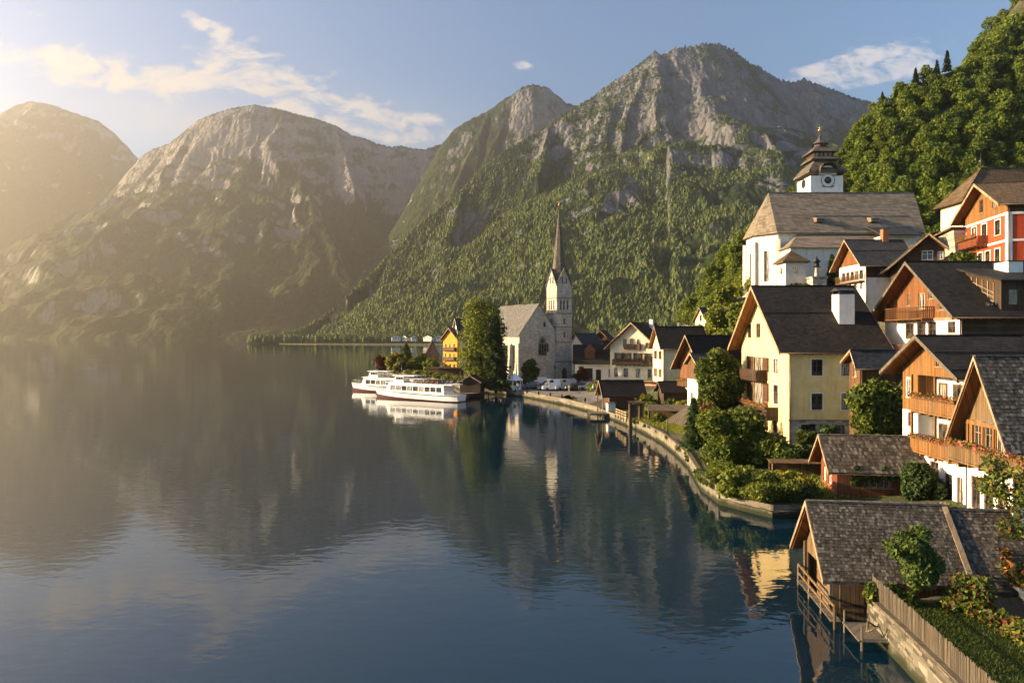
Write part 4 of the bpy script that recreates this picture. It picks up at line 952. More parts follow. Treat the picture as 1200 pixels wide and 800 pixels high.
# ---- large brown chalet above
def brown_chalet():
    W,XL,YL=15.0,49.2,90.0
    h=House('big_chalet','wide gabled brown timber chalet over a white storey, above the honey chalet',(XL,YL,0),-90,W,16,18.75,24.5,base=8)
    Yx=lambda px: XL*800/(px-600); U=lambda px: YL-Yx(px)
    zw=zz(375.5,86)
    for a,bb,y0,y1 in ((1061,1071,379,397),(1074.5,1085,377.5,397),(1087.5,1097,377,397),(1110.5,1119.5,376.5,390)):
        Y=Yx((a+bb)/2); h.window('front',U(a),max(zz(y1,Y),zw-3.4),U(bb)-U(a),min(zz(y0,Y),zw-.25)-max(zz(y1,Y),zw-3.4),'brown',shut=False,casing='pink' if False else None)
    for a,bb,y0,y1 in ((1063,1066.5,343,358),(1076,1084,343,362),(1088,1096,333,350),(1099,1108,350,363)):
        Y=Yx((a+bb)/2); h.window('front',U(a),max(zz(y1,Y),zw+.2),U(bb)-U(a),zz(y0,Y)-max(zz(y1,Y),zw+.2),'wood')
    for i in range(6): h.window('right',3.0+i*1.7,zw+.3,.9,1.5,'dark')
    h.walls([(8,zw,'white','ground_floor_wall',('front','left','back')),(8,zw,'darkh','plank_wall',('right',)),(zw,60,'orangewood','timber_wall',('front',)),(zw,60,'darkwood','timber_wall',('right','left','back'))])
    h.balcony('front',U(1050),U(1095),zw+.15,1.5,1.35,'brownwood','balusters',flowers=None)
    h.balcony('front',U(1048),U(1075),zw-4.3,1.4,1.3,'orangewood','balusters')
    MB().bar((W+.04,-.3,zw),(W+.04,16,zw),.16,.3).build('beam',M['darkwood'],h.o); MB().bar((-.1,-.08,zw+.02),(W+.1,-.08,zw+.02),.15,.3).build('beam',M['trim'],h.o)
    h.roof('slate',of=1.7,ob=.3,os=1.4,t=.22,barge='greywood',bargew=.4)
    # wide shed dormer on the right slope
    d=MB(); y0,y1=2.2,3.2; zr=24.35
    d.hexa([(8.6,4.2,19.5),(W+.5,4.2,17.5),(W+.5,15.5,17.5),(8.6,15.5,19.5),(8.6,4.2,23.6),(W+.5,4.2,21.9),(W+.5,15.5,21.9),(8.6,15.5,23.6)])
    dd=d.build('dormer',M['darkwood'],h.o)
    t=MB(); t.hexa([(8.0,3.6,23.85),(W+1.3,3.6,21.75),(W+1.3,15.9,21.75),(8.0,15.9,23.85),(8.0,3.6,24.05),(W+1.3,3.6,21.95),(W+1.3,15.9,21.95),(8.0,15.9,24.05)]); t.build('dormer_roof',M['slate'],dd)
    wn=MB()
    for i in range(6): wn.box(W+.505,W+.53,5.0+i*1.7,5.9+i*1.7,19.3,20.9)
    wn.build('dormer_window',M['glass'],dd)
    # pale trellis gable facing the lake
    tr=MB()
    for i in range(7): tr.bar((9.0+i*.9,4.13,21.0-i*.35),(9.0+i*.9,4.13,23.2-i*.24),.08,.08)
    for i in range(4): tr.bar((9.0,4.06,21.1+i*.6),(14.6,4.06,19.1+i*.5),.07,.07)
    tr.build('trellis',M['trim'],dd)
    h.chimney(10.5,8.6,21,2.3,1.7,3.4,'white')
    return h
brown_chalet()
# ---- small timber lean-to beside the yellow house
h=House('lean_to','small brown wooden shed with one lit yellow window between yellow house and honey chalet',(H1(1008,76),76+2.4,0),-90,2.4,4,zz(424,76),zz(412,78),'shed',base=-1,xr=1.7)
h.window('front',.8,zz(441,78),.8,1.9,'wood',cols=2); h.walls([(-1,50,'brownwood','wall')]); h.roof('greyroof',of=.8,ob=.3,os=.6,barge='trim')
# ---- white and brown house below the church
h=House('white_house','white house with brown gable and window band, just below the hill church',(61.6,119+9.5,0),-90,9.5,9,zz(307,118.5),zz(283,124),base=14)
for i in range(5): h.window('front',1.0+i*1.6,zz(327,122),1.3,1.5,'brown',cols=3)
for i in range(3): h.window('front',3.6+i*2.0,zz(339,122),.95,1.3,'brown')
h.window('right',2.2,zz(322,119),1.2,1.3,'dark')
zt=zz(325,119)
h.walls([(14,zt,'white','wall'),(zt,zz(307,118.5)-.1,'white','upper_wall',('front',)),(zz(307,118.5)-.1,60,'orangewood','gable_boards',('front',)),(zt,60,'darkwood','timber_wall',('right','left','back'))])
h.balcony('front',.2,9.3,zz(328,122)-.3,.9,1.1,'brownwood','balusters')
h.roof('greyroof',of=1.4,ob=.3,os=1.0,barge='trim',snow=1); h.chimney(4.75,5.9,zz(288,124),1.0,1.0,2.9,'brick')
h=House('gabled_house','dark brown gabled house with one small white window, right of the brick chimney',(H1(1052,111),111.0,0),-22,8.4,9,zz(305,110),zz(278,111),base=15)
h.window('front',3.4,zz(304,109),1.6,1.5,'white'); h.window('front',5.6,zz(304,109),.8,1.3,'white')
h.walls([(15,60,'darkwood','wall')]); h.roof('greyroof',of=1.2,ob=.4,os=1.6,barge='trim')
# ---- red house high on the right
def red_house():
    th=-101;W,L=12.7,12; cx,cyy=H1(1181,94),94.0; c,s_=math.cos(R(th)),math.sin(R(th))
    h=House('red_house','orange red plaster house with white trim and wooden gable, highest on the right',(cx-W*c,cyy-W*s_,0),th,W,L,zz(236,93),zz(217,100),base=20)
    ztop=zz(249,94); zm=zz(280,94)
    for u in (2.2,5.3,9.2):
        door=u<6; h.window('front',u,zm+(.2 if door else .95),1.5,(2.9 if door else 2.1),'dark',casing='white',cols=2)
    for u in (1.2,4.2,6.4,9.2): h.window('front',u,zm-3.2,1.4,2.2,'dark',casing='white')
    for u in (2.2,6.2,9.4):
        for zb in (zm+.9,zm-2.9): h.window('right',u,zb,1.4,2.1,'dark',casing='white')
    for u in (4.6,8.4): h.window('front',u,ztop+1.3,1.1,1.9,'brown')
    h.walls([(20,ztop,'red','wall'),(ztop,70,'honey','gable_boards',('front',)),(ztop,70,'darkwood','timber_wall',('right','left','back'))])
    t=MB()
    t.box(-.05,W+.05,-.09,-.004,ztop-.25,ztop+.08).box(-.05,W+.05,-.07,-.005,zm-.3,zm).box(W-.55,W+.07,-.075,-.006,20,ztop-.26).box(-.05,.45,-.075,-.006,20,ztop-.26)
    t.box(W+.004,W+.09,-.06,L,ztop-.25,ztop+.08).box(W+.005,W+.07,.5,L,zm-.3,zm).box(W+.006,W+.075,-.07,.55,20,ztop-.26); t.build('trim',M['white'],h.o)
    h.balcony('front',1.0,7.2,zm+.05,1.5,1.2,'redwood','boards',flowers=('orangeflower','geranium'))
    h.roof('brownroof',of=1.5,ob=.3,os=1.6,osr=.8,t=.22,barge='trim',bargew=.4)
    h.roof_o
    return h
red_house()
h=House('hip_roof_house','tall brown hip roofed house with thin finial, behind the red house',(76,121,0),-90,6,22,zz(240,117),zz(197,118),base=24)
def hip_roof(h,mat,os,hipl,hipr,t=.2,fin=False):
    W,L,hh,rz=h.W,h.L,h.h,h.ridge; e=[(-os,-os,hh),(W+os,-os,hh),(W+os,L+os,hh),(-os,L+os,hh)]; a=(W/2,hipl,rz);b=(W/2,L-hipr,rz)
    mb=MB(); mb.poly([e[0],e[1],a]).poly([e[1],e[2],b,a]).poly([e[2],e[3],b]).poly([e[3],e[0],a,b]); mb.poly([e[3],e[2],e[1],e[0]])
    mb.bar(a,b,.3,.2)
    for p,q in ((e[0],a),(e[1],a),(e[2],b),(e[3],b)): mb.bar(p,q,.25,.12)
    r=mb.build('roof',M[mat],h.o)
    if fin: MB().tube((W/2,hipl,rz-.2),(W/2,hipl,rz+2.6),.09,.03,6).blob((W/2,hipl,rz+1.2),.25).build('finial',M['copper'],r)
    return r
h.walls([(24,h.h-.02,'cream','wall')]); hip_roof(h,'brownroof',1.0,5.0,4,fin=True)
# ---- group along the shore beyond
def hotel():
    h=House('inn','cream gabled inn with wooden balconies facing the square',(H1(715,186),186,0),-36,13.8,14,13.0,19.0,'inn',base=-1)
    for u in (1.6,3.9,7.6,11.2): pass
    for u,w_ in ((1.2,1.2),(4.0,1.4),(7.6,1.4),(11.0,1.2)): h.window('front',u,4.6,w_,2.4,'brown',casing='white')
    for u in (2.0,4.4,7.6,10.8): h.window('front',u,8.7,1.3,2.4,'brown',shut=True)
    for u in (3.9,6.0,8.0,): h.window('front',u,12.7,1.1,2.1,'brown')
    h.window('front',10.4,12.4,1.0,1.5,'brown')
    for u in (2,6,10): h.window('right',u,8.7,1.2,2,'brown')
    h.walls([(-1,50,'cream','wall')]); h.balcony('front',1.2,12.6,8.1,1.2,1.2,'oldwood','boards',flowers=('geranium','pinkflower')); h.balcony('front',4.6,9.2,12.4,1.0,1.1,'oldwood','boards')
    h.roof('slate',of=1.5,ob=.3,os=1.2,barge='trim',bargew=.4); h.chimney(8.5,8,17,1.0,1.0,3.2,'white')
    o=empty('inn_terrace',(H1(705,176),174,0),R(-36),'low pink wall and flowered terrace in front of the cream inn','terrace')
    MB().box(0,16,0,.4,0,4.0).build('wall',M['pink'],o); rl=MB(); rl.box(7,16.2,-.1,.0,4.6,4.75)
    for i in range(20): rl.box(7+i*.46,7.1+i*.46,-.09,-.02,4.0,4.6)
    rl.build('railing',M['trim'],o); link('flowers',leaf_mesh('flowers',[((8+i*.9,.1,4.3),(.6,.4,.35)) for i in range(9)],900,.16,[L['green'],L['rust'],L['geranium']],3),o)
hotel()
h=House('guest_house','cream house with long black roof between the inn and the wooden gable house',(35.7,165+8,0),-84,8,11.5,zz(405,165),zz(383.5,169),base=-1)
for zb in (5.6,10.0):
    h.window('front',1.6,zb,1.1,2.0,'brown',shut=True); h.window('front',5.2,zb,1.1,2.0,'brown',shut=True)
h.window('right',4.0,9.3,1.5,2.2,'dark'); h.window('right',4.2,5.2,1.4,1.5,'dark'); h.window('right',8.2,9.3,1.5,2.2,'dark')
h.walls([(-1,50,'cream','wall',('front','left','back')),(-1,50,'cream','side_wall',('right',))]); h.roof('slate',of=1.0,ob=.2,os=.9,barge='trim')
h=House('wooden_house','orange wooden gable house above a white lower wall, by the climbing tree',(H1(797,133),133,0),-62,6.0,11,zz(424,127),zz(394,130),base=-1)
h.window('front',2.2,7.0,1.5,2.6,'brown'); h.window('front',1.0,3.0,1.2,1.8,'brown'); h.window('front',3.6,3.0,1.2,1.8,'brown'); h.window('front',2.6,11.2,.9,1.0,'wood')
h.walls([(-1,6.2,'white','lower_wall'),(6.2,50,'orangewood','timber_wall')]); h.balcony('front',.3,5.7,6.3,1.1,1.1,'brownwood','boards',flowers=('geranium','orangeflower')); h.roof('slate',of=1.5,ob=.3,os=1.1,barge='trim')
h=House('dark_roof_house','brown house with grey cross gable roof behind the climbing tree',(H1(826,145),150,0),-70,7,11,zz(413,143),zz(396.5,147),base=0)
h.window('front',2.8,10.2,1.3,1.3,'brown'); h.walls([(0,50,'brownwood','wall')]); h.roof('greyroof',of=1.0,ob=.3,os=.8,barge='trim')
h=House('white_annex','narrow white house wall with brown timber corner left of the climbing tree',(H1(813,112),112+4,0),-80,4,5,zz(426,112),zz(415,114),base=-1)
h.window('front',1.2,4.5,1,1.8,'brown'); h.window('right',1.2,4.6,1.0,2.0,'dark'); h.window('right',1.2,8.2,1,1.7,'dark'); h.walls([(-1,zz(445,112),'white','wall'),(zz(445,112),50,'brownwood','timber_wall')]); h.roof('greyroof',of=.5,ob=.3,os=.5,barge='trim')
h=House('shore_boathouse','brown log boathouse with black roof on the shore in front of the inn',(H1(711,133),133+4.4,0),-83,4.4,7.2,zz(461.5,133),zz(446.5,136),'boathouse',base=-1)
h.window('front',1.5,2.2,1.0,1.3,'wood'); h.win['front'].append((2.9,4.1,.6,2.8)); h.walls([(-1,50,'logs','wall')]); h.roof('slate',of=1.6,ob=.3,os=.7,barge='trim',gutter=False)
pb=MB(); pb.box(.1,.3,-1.4,-1.2,0,zz(461.5,133)).box(4.1,4.3,-1.4,-1.2,0,zz(461.5,133)); pb.build('porch_post',M['trim'],h.o)
h=House('tool_shed','low dark roofed garden shed with orange plank side, right of the shore boathouse',(H1(776,131),131+4,0),-86,4,6.6,zz(458,131),zz(448,133),'shed',base=-1)
h.walls([(-1,50,'darkh','wall')]); h.roof('slate',of=.6,ob=.3,os=.6,barge='greywood',gutter=False); MB().box(4.01,4.05,4.6,6.5,1,zz(458,131)-.2).build('plank_door',M['orangewood'],h.o)
h=House('hill_house','small pale house with dark roof on the green slope left of the hill church',(H1(822,232),232+8,0),-76,8,9,zz(374,231),zz(361,236),base=12)
h.window('front',3.2,zz(376,235),1.4,2.0,'dark'); h.walls([(12,50,'cream','wall')]); h.roof('greyroof',of=.8,ob=.3,os=.8,barge='trim',gutter=False)
h=House('hill_shed','dark timber shed beside the small pale house on the green slope',(H1(835,226),226+6,0),-76,6,6,zz(378,226),zz(370,229),'shed',base=12); h.walls([(12,50,'darkwood','wall')]); h.roof('greyroof',of=.6,ob=.3,os=.6,gutter=False)
# houses behind the lake church tower
h=House('arcade_house','long white walled house with arches and a wide dark roof behind the church tower',(H1(674,212),212,0),-6,11.5,10,zz(425,211),zz(404,217),base=-1,hl=None)
h.win['front']+= [(3.0,5.4,1.5,5.6),(6.4,8.0,1.5,5.2)]; h.window('front',10.3,3,.9,2.4,'dark'); h.walls([(-1,6.95,'white','wall')],depth=1.0)
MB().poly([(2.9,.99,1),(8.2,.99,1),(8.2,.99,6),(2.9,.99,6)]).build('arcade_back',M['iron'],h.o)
r=MB(); r.hexa([(-.8,-1.2,6.9),(12.4,-1.2,6.9),(12.4,5,12.6),(-.8,5,12.6),(-.8,-1.2,7.15),(12.4,-1.2,7.15),(12.4,5,12.85),(-.8,5,12.85)]).hexa([(-.8,5.01,12.6),(12.4,5.01,12.6),(12.4,11,7),(-.8,11,7),(-.8,5.01,12.85),(12.4,5.01,12.85),(12.4,11,7.25),(-.8,11,7.25)]); r.build('roof',M['slate'],h.o)
dr=MB(); dr.box(3.0,6.2,.4,4.5,8.6,11.0); dm=dr.build('dormer',M['brownwood'],h.o); MB().prism([(2.6,.0,10.8),(6.6,.0,10.8),(4.6,.0,13.2)],(0,5,0)).build('dormer_roof',M['rustroof'],dm)
h=House('rust_roof_house','house with a rusty red brown gable roof left of the inn, behind the arcade house',(H1(690,236),240,0),-20,9,10,zz(402,236),zz(388,240),base=0); h.window('front',3.5,12,1.4,1.6,'dark'); h.walls([(0,50,'brownwood','wall')]); h.roof('rustroof',of=.8,ob=.3,os=.8,gutter=False)
h=House('slate_roof_house','plain house with blue grey roof right behind the church tower',(H1(668,232),236,0),-60,8,8,zz(402,232),zz(391,236),base=0); h.walls([(0,50,'white','wall')]); h.roof('greyroof',of=.6,ob=.3,os=.6,gutter=False)
# orange house beyond the ferries
h=House('orange_house','tall orange house with dark roof and balconies behind the big lakeside tree',(H1(518,252),252+4,0),-40,7.4,8,zz(396,252),zz(385,255),base=-1)
for zb in (3.2,7.0,10.6):
    for u in (1.0,3.2,5.4): h.window('front',u,zb,1.0,1.9,'brown')
    h.window('right',2,zb,1.1,2,'brown')
h.walls([(-1,50,'orange','wall')]); h.balcony('front',.6,6.8,6.6,1,1.1,'oldwood','boards'); h.balcony('front',.6,6.8,10.2,1,1.1,'oldwood','boards'); h.roof('greyroof',of=.9,ob=.3,os=.9,barge='trim',gutter=False)
h=House('yellow_villa','narrow yellow villa with pointed gable beside the orange house',(H1(530,252),256,0),-58,4.6,8,zz(390,252),zz(374,253),base=-1)
for zb in (3.2,7.0,10.8): h.window('front',1.7,zb,1.1,1.9,'brown')
h.walls([(-1,50,'cream','wall')]); h.roof('greyroof',of=.6,ob=.3,os=.5,barge='white',gutter=False)
h=House('grey_house','small grey roofed house left of the orange house',(H1(499,262),262,0),10,5,6,zz(415,262),zz(399,264),base=-1); h.walls([(-1,50,'concrete','wall')]); h.roof('greyroof',of=.5,ob=.3,os=.5,gutter=False)
h=House('dock_hut','dark brown boat hut on the landing stage beside the ferry stern',(H1(539,177),177,0),-12,5.4,4.5,zz(447.5,177),zz(440,179),'hut',base=-.5); h.walls([(-.5,50,'darkh','wall')]); h.roof('greyroof',of=.5,ob=.3,os=.4,gutter=False)
# ================================================================== lake church with spire
def gothic(mb,O,U,n_,u,z,w,h,d=.05,mull=True):   # pointed window recess drawn as a raised stone surround
    O=Vector(O);U=Vector(U);n_=Vector(n_);Z=Vector((0,0,1)); k=8; r=[]
    for i in range(k+1):
        t=i/k; r.append((u+w*.5-w*.5*math.cos(t*math.pi/2)**1.0*1.0 if False else u+(w/2)*(t),z+h*.62+h*.38*math.sin(t*math.pi/2)))
    left=[(u,z)]+r; right=[(2*u+w-a,b) for a,b in reversed(left)]
    return left+right[1:]
def church():
    th=31; YT=219.0; c,s_=math.cos(R(th)),math.sin(R(th))
    o=empty('church',(H1(652.5,YT),YT,0),R(th),'grey stone lake church with slender pointed spire and gabled nave','church')
    # tower: local x 0..5.9 , y 0..5.9 ; x along right-back, front normal -y
    a=5.9; base=-1; zb=zz(333,YT); zg=zz(314,YT); zt=zz(239,YT)
    def face(i):
        return [((0,0,0),(1,0,0),(0,-1,0)),((a,0,0),(0,1,0),(1,0,0)),((a,a,0),(-1,0,0),(0,1,0)),((0,a,0),(0,-1,0),(-1,0,0))][i]
    mb=MB(); up=MB()
    zmid=zz(383,YT)
    for i in range(4):
        hs=[]
        for zc,h in ((zz(357,YT),3.0),(zz(343,YT)+9,0)):
            if h: hs+=[(a*.26+k*.22*a-.35+.1,a*.26+k*.22*a+.25+.1,zc-h/2,zc+h/2) for k in range(3)]
        hs+= [(a/2-.3,a/2+.3,zz(376,YT)-.9,zz(376,YT)+.9),(a/2-.3,a/2+.3,zz(392,YT)-.9,zz(392,YT)+.9),(a*.32,a*.32+.6,zz(328,YT)-1,zz(328,YT)+1),(a*.58,a*.58+.6,zz(328,YT)-1,zz(328,YT)+1)]
        facade(mb,[(0,base),(a,base),(a,zmid),(0,zmid)],[h for h in hs if h[3]<zmid],*face(i),depth=.5)
        facade(up,[(0,zmid),(a,zmid),(a,zb),(a/2,zg),(0,zb)],[h for h in hs if h[2]>zmid],*face(i),depth=.5)
    t=mb.build('tower',M['stone'],o); up.build('belfry',M['stone'],t)
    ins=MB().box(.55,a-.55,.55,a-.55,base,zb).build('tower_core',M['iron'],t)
    cn=MB()
    for z_,k in ((zmid,.12),(zz(367,YT),.10),(zz(401,YT),.10),(zz(424,YT),.12),(zz(349,YT),.08)):
        for f in range(4):
            O,U,n_=[Vector(x) for x in face(f)]; p=O+n_*k*.5+Vector((0,0,z_)); cn.bar(p-U*k,p+U*(a+k),.25 if False else k+.12,.28)
    cn.build('string_course',M['concrete'],t)
    # gable copings and spire (octagonal broach)
    gp=MB()
    for f in range(4):
        O,U,n_=[Vector(x) for x in face(f)]; Z=Vector((0,0,1))
        gp.bar(O-U*.25+n_*.05+Z*(zb-.5),O+U*a/2+n_*.05+Z*(zg+.15),.35,.22); gp.bar(O+U*a/2+n_*.05+Z*(zg+.15),O+U*(a+.25)+n_*.05+Z*(zb-.5),.5,.28)
        O2=O-n_*0; gp.poly([O+U*a/2+Z*zg,O+Z*zb,(a/2,a/2,zg)]); gp.poly([O+U*a/2+Z*zg,O+U*a+Z*zb,(a/2,a/2,zg)])
    gp.build('gable_coping',M['spireroof'],t)
    sp=MB(); sp.lathe([(a*.47,zb+.5),(a*.44,zb+2.5),(a*.33,zg+2.5),(a*.16,zg+(zt-zg)*.55),(.05,zt)],8,(a/2,a/2,0),False,R(22.5)); spo=sp.build('spire',M['spireroof'],t)
    k=zt; MB().tube((a/2,a/2,k-.3),(a/2,a/2,zz(231.5,YT)),.09,.06,6).bar((a/2-.6,a/2,k+1.4),(a/2+.6,a/2,k+1.4),.1).blob((a/2,a/2,k+.35),.28).build('cross',M['gold'],spo)
    # nave : local frame, gable on the -y side, left of tower
    W=14.6; x0=-13.6+.0; h=16.0; rz=zz(357.5,222); L=24; y0=.8
    n=House('church_nave','x',(0,0,0),0,W,L,h,rz,base=-1)
    n.o['label']=''; nv=n.o
    hs=[]
    for u in (8.6,10.0): n.win['front'].append((u,u+1.0,zz(412,222),zz(402,222)))
    n.win['front'].append((9.0,9.9,zz(383,222),zz(377.5,222)))
    for i in range(5):
        n.win['left'].append((2.2+i*4.4,3.7+i*4.4,4.5,12.6)); n.win['right'].append((2.2+i*4.4,3.7+i*4.4,4.5,12.6))
    mbw=MB()
    nv_o=empty('nave',(x0,y0,0)); nv_o.parent=o
    for f in ('front','right','left','back'): facade(mbw,n.outline(f),n.win[f],*n.fr(f),depth=.6)
    bpy.data.objects.remove(nv)
    nw=mbw.build('nave_wall',M['stone'],nv_o)
    MB().box(.7,W-.7,.7,L-.7,-1,h-.1).build('nave_core',M['glass'],nv_o) if False else None
    gl=MB(); 
    for f in ('front','left','right'):
        O,U,n_=[Vector(x) for x in n.fr(f)]
        for w_ in n.win[f]:
            p=[O+U*w_[0]-n_*.5,O+U*w_[1]-n_*.5]; gl.poly([p[0]+Vector((0,0,w_[2])),p[1]+Vector((0,0,w_[2])),p[1]+Vector((0,0,w_[3])),p[0]+Vector((0,0,w_[3]))])
    gl.build('nave_glass',M['glass'],nv_o)
    n2=n; n2.o=nv_o; n2.roof('naveroof',of=.1,ob=.3,os=.5,barge='concrete',gutter=False,soffit='concrete')
    bt=MB()
    for i in range(6):
        y=.6+i*4.4; bt.hexa([(-1.5,y-.5,-1),(-.01,y-.5,-1),(-.01,y+.5,-1),(-1.5,y+.5,-1),(-.7,y-.5,12.5),(-.01,y-.5,13.5),(-.01,y+.5,13.5),(-.7,y+.5,12.5)])
    bt.box(-.9,.6,-.8,-.01,-1,13).build('buttress',M['stone'],nv_o)
    # pointed gable window
    pt=gothic(None,(0,0,0),(1,0,0),(0,-1,0),7.0,zz(416,222),3.2,6.2); 
    fr=MB(); fr.prism([(u,-.012,z) for u,z in pt],(0,-.1,0)); fr.build('tracery_window',M['concrete'],nv_o)
    g2=MB()
    for k in range(3): g2.prism([(7.25+k*.95,-.12,zz(415.2,222)),(8.05+k*.95,-.12,zz(415.2,222)),(8.05+k*.95,-.12,zz(404,222)),(7.65+k*.95,-.12,zz(402,222)),(7.25+k*.95,-.12,zz(404,222))],(0,-.02,0))
    g2.prism([(8.6+.7*math.cos(t*math.pi/4),-.12,zz(399.2,222)+.7*math.sin(t*math.pi/4)) for t in range(8)],(0,-.02,0)); g2.build('gothic_pane',M['glass'],nv_o)
    MB().box(2.0,3.6,-.14,-.006,0,5.2).build('portal',M['frame'],nv_o)
    pd=MB().box(a*.35,a*.65,-.1,-.004,.5,4.0); pd.prism([(a*.30,-.12,4.0),(a*.70,-.12,4.0),(a*.5,-.12,5.6)],(0,.1,0)); pd.build('tower_door',M['frame'],o)
church()
# ================================================================== parish church on the hill
def hill_church():
    Y0=165.0; k=Y0/800; b=22
    o=empty('hill_church',(0,0,0),0,'white hill church with shingled roof and dark layered clock tower','church')
    X=lambda px,Y=Y0: H1(px,Y)
    xa,xe=X(905),X(1078); ze=zz(271,Y0); zr=zz(226,173); D=16; hlx=X(893)
    yc=Y0+D/2
    # nave walls + polygonal chancel at the left end
    w=MB(); wins=[]
    pts=[(xe,Y0),(xe,Y0+D),(X(903),Y0+D),(X(880.5),Y0+11.5),(X(880),Y0+6.0),(X(912),Y0)]
    pts=pts[::-1] # start chancel..
    xc=H1(881,172); ring=[(X(912),Y0),(xe,Y0),(xe,Y0+D),(X(912),Y0+D),(xc,Y0+11.0),(xc,Y0+5.0)]
    for i in range(6):
        p=Vector((*ring[i],0));q=Vector((*ring[(i+1)%6],0)); d=q-p; ln=d.length; d.normalize(); nn=Vector((d.y,-d.x,0))
        hs=[]
        if i in (3,5): hs=[(ln*.5-.7,ln*.5+.7,27.5+1.5,36.5)]
        if i==4: hs=[(ln*.5-.7,ln*.5+.7,29,36.5)]
        facade(w,[(0,b),(ln,b),(ln,ze),(0,ze)],hs,p,d,nn,depth=.7); wins+=[(p,d,nn,h) for h in hs]
    wo=w.build('wall',M['chalk'],o); g=MB(); fr=MB()
    for p,d,nn,h in wins:
        Z=Vector((0,0,1)); MB().poly([p+d*h[0]-nn*.5+Z*h[2],p+d*h[1]-nn*.5+Z*h[2],p+d*h[1]-nn*.5+Z*h[3],p+d*h[0]-nn*.5+Z*h[3]]).build('chancel_glass',M['glass'],wo)
        for uu in (.33,.66): fr.bar(p+d*(h[0]+(h[1]-h[0])*uu)-nn*.45+Z*h[2],p+d*(h[0]+(h[1]-h[0])*uu)-nn*.45+Z*h[3],.08)
    fr.build('mullion',M['concrete'],wo)
    bt=MB()
    for i in (4,5,0):
        p=Vector((*ring[i],0)); n2=(p-Vector((X(912),yc,0))).normalized() if i!=0 else Vector((-.4,-.9,0)).normalized()
        bt.bar(p+n2*.35+Vector((0,0,b)),p+n2*.25+Vector((0,0,ze-2)),1.0,1.0,up=tuple(n2))
    bt.build('buttress',M['chalk'],wo)
    # roof
    ov=.9; rl=MB(); R0=(hlx+ .0,yc,zr); R1=(X(1071,173),yc,zr)
    cx=X(912)
    E=[(cx-.6,Y0-ov,ze-.5),(xe+ov,Y0-ov,ze-.5),(xe+ov,Y0+D+ov,ze-.5),(cx-.6,Y0+D+ov,ze-.5),(xc-ov,Y0+11.4,ze-.5),(xc-ov,Y0+4.6,ze-.5)]
    R0=(X(900.5,173),yc,zr)
    rl.poly([E[0],E[1],R1,R0]).poly([E[1],E[2],R1]).poly([E[2],E[3],R0,R1]).poly([E[3],E[4],R0]).poly([E[4],E[5],R0]).poly([E[5],E[0],R0]); rl.poly(E[::-1])
    rl.bar(R0,R1,.4,.3); rl.bar((cx+10,Y0+2.6,ze+4.1),(xe-1,Y0+2.6,ze+4.1),.12,.22)
    ro=rl.build('roof',M['churchroof'],o)
    for px,py in ((958,262),(1021,263)):
        t_=.26; p=Vector((X(px,167),Y0-ov+t_*(yc-Y0+ov),ze-.5+t_*(zr-ze+.5)-.1)); MB().hexa([p+Vector(v) for v in ((-1,-1.3,0),(1,-1.3,0),(1,2,0),(-1,2,0),(-1,-1.3,.9),(1,-1.3,.9),(1,2,1.6),(-1,2,1.6))]).build('roof_vent',M['churchroof'],ro)
    MB().tube((R0[0],yc,zr),(R0[0],yc,zr+3.2),.1,.05,6).bar((R0[0]-.5,yc,zr+2.3),(R0[0]+.5,yc,zr+2.3),.1).blob((R0[0],yc,zr+.5),.3).build('cross',M['iron'],ro)
    # aisle with its own lower roof in front
    ya=Y0-6.5; xa0,xa1=X(926,ya),X(1040,ya); za=zz(289,ya); zat=zz(274.5,Y0)
    am=MB(); hs=[]
    facade(am,[(0,b),(xa1-xa0,b),(xa1-xa0,za),(0,za)],[(2.0,2.9,30,33),(14,14.9,30,33)],(xa0,ya,0),(1,0,0),(0,-1,0),.5)
    facade(am,[(0,b),(6.5,b),(6.5,za),(0,za)],[],(xa0,Y0,0),(0,-1,0),(-1,0,0)); am.poly([(xa1,ya,b),(xa1,Y0,b),(xa1,Y0,za),(xa1,ya,za)])
    ao=am.build('aisle_wall',M['chalk'],o)
    MB().box(xa0+2,xa0+2.9,ya+.4,ya+.45,30,33).build('aisle_glass',M['glass'],ao); MB().box(xa0+14,xa0+14.9,ya+.4,ya+.45,30,33).build('aisle_glass',M['glass'],ao)
    ar=MB(); e0=(xa0-.7,ya-.8,za-.3);e1=(xa1+.6,ya-.8,za-.3);t0=(xa0+4.5,Y0-.02,zat);t1=(xa1+.6,Y0-.02,zat); b0=(xa0-.7,Y0-.02,za-.3)
    ar.poly([e0,e1,t1,t0]).poly([b0,e0,t0]).poly([e0,b0,(xa1+.6,Y0-.02,za-.3),e1]).poly([e1,(xa1+.6,Y0-.02,za-.3),t1]); ar.build('aisle_roof',M['churchroof'],ao)
    # right cross gable bay
    xb0,xb1=X(1035,ya),X(1076,ya); bm=MB().box(xb0,xb1,ya+1,Y0-.02,b,zz(276,ya)); bo=bm.build('porch_wall',M['chalk'],o)
    MB().hexa([(xb0-.5,ya-.2,zz(276,ya)),(xb1+.8,ya-.2,zz(276,ya)),(xb1+.8,Y0-.03,zz(262,ya)),(xb0-.5,Y0-.03,zz(262,ya)),(xb0-.5,ya-.2,zz(276,ya)+.25),(xb1+.8,ya-.2,zz(276,ya)+.25),(xb1+.8,Y0-.03,zz(262,ya)+.25),(xb0-.5,Y0-.03,zz(262,ya)+.25)]).build('porch_roof',M['greyroof'],bo)
    # clock tower behind the nave
    YT=Y0+D+.5; tx0,tx1=X(950,YT),X(988,YT); a=tx1-tx0; zt=zz(206,YT); cxT=(tx0+tx1)/2; cyT=YT+a/2
    tm=MB().box(tx0,tx1,YT,YT+a,30,zt); t=tm.build('tower',M['white'],o)
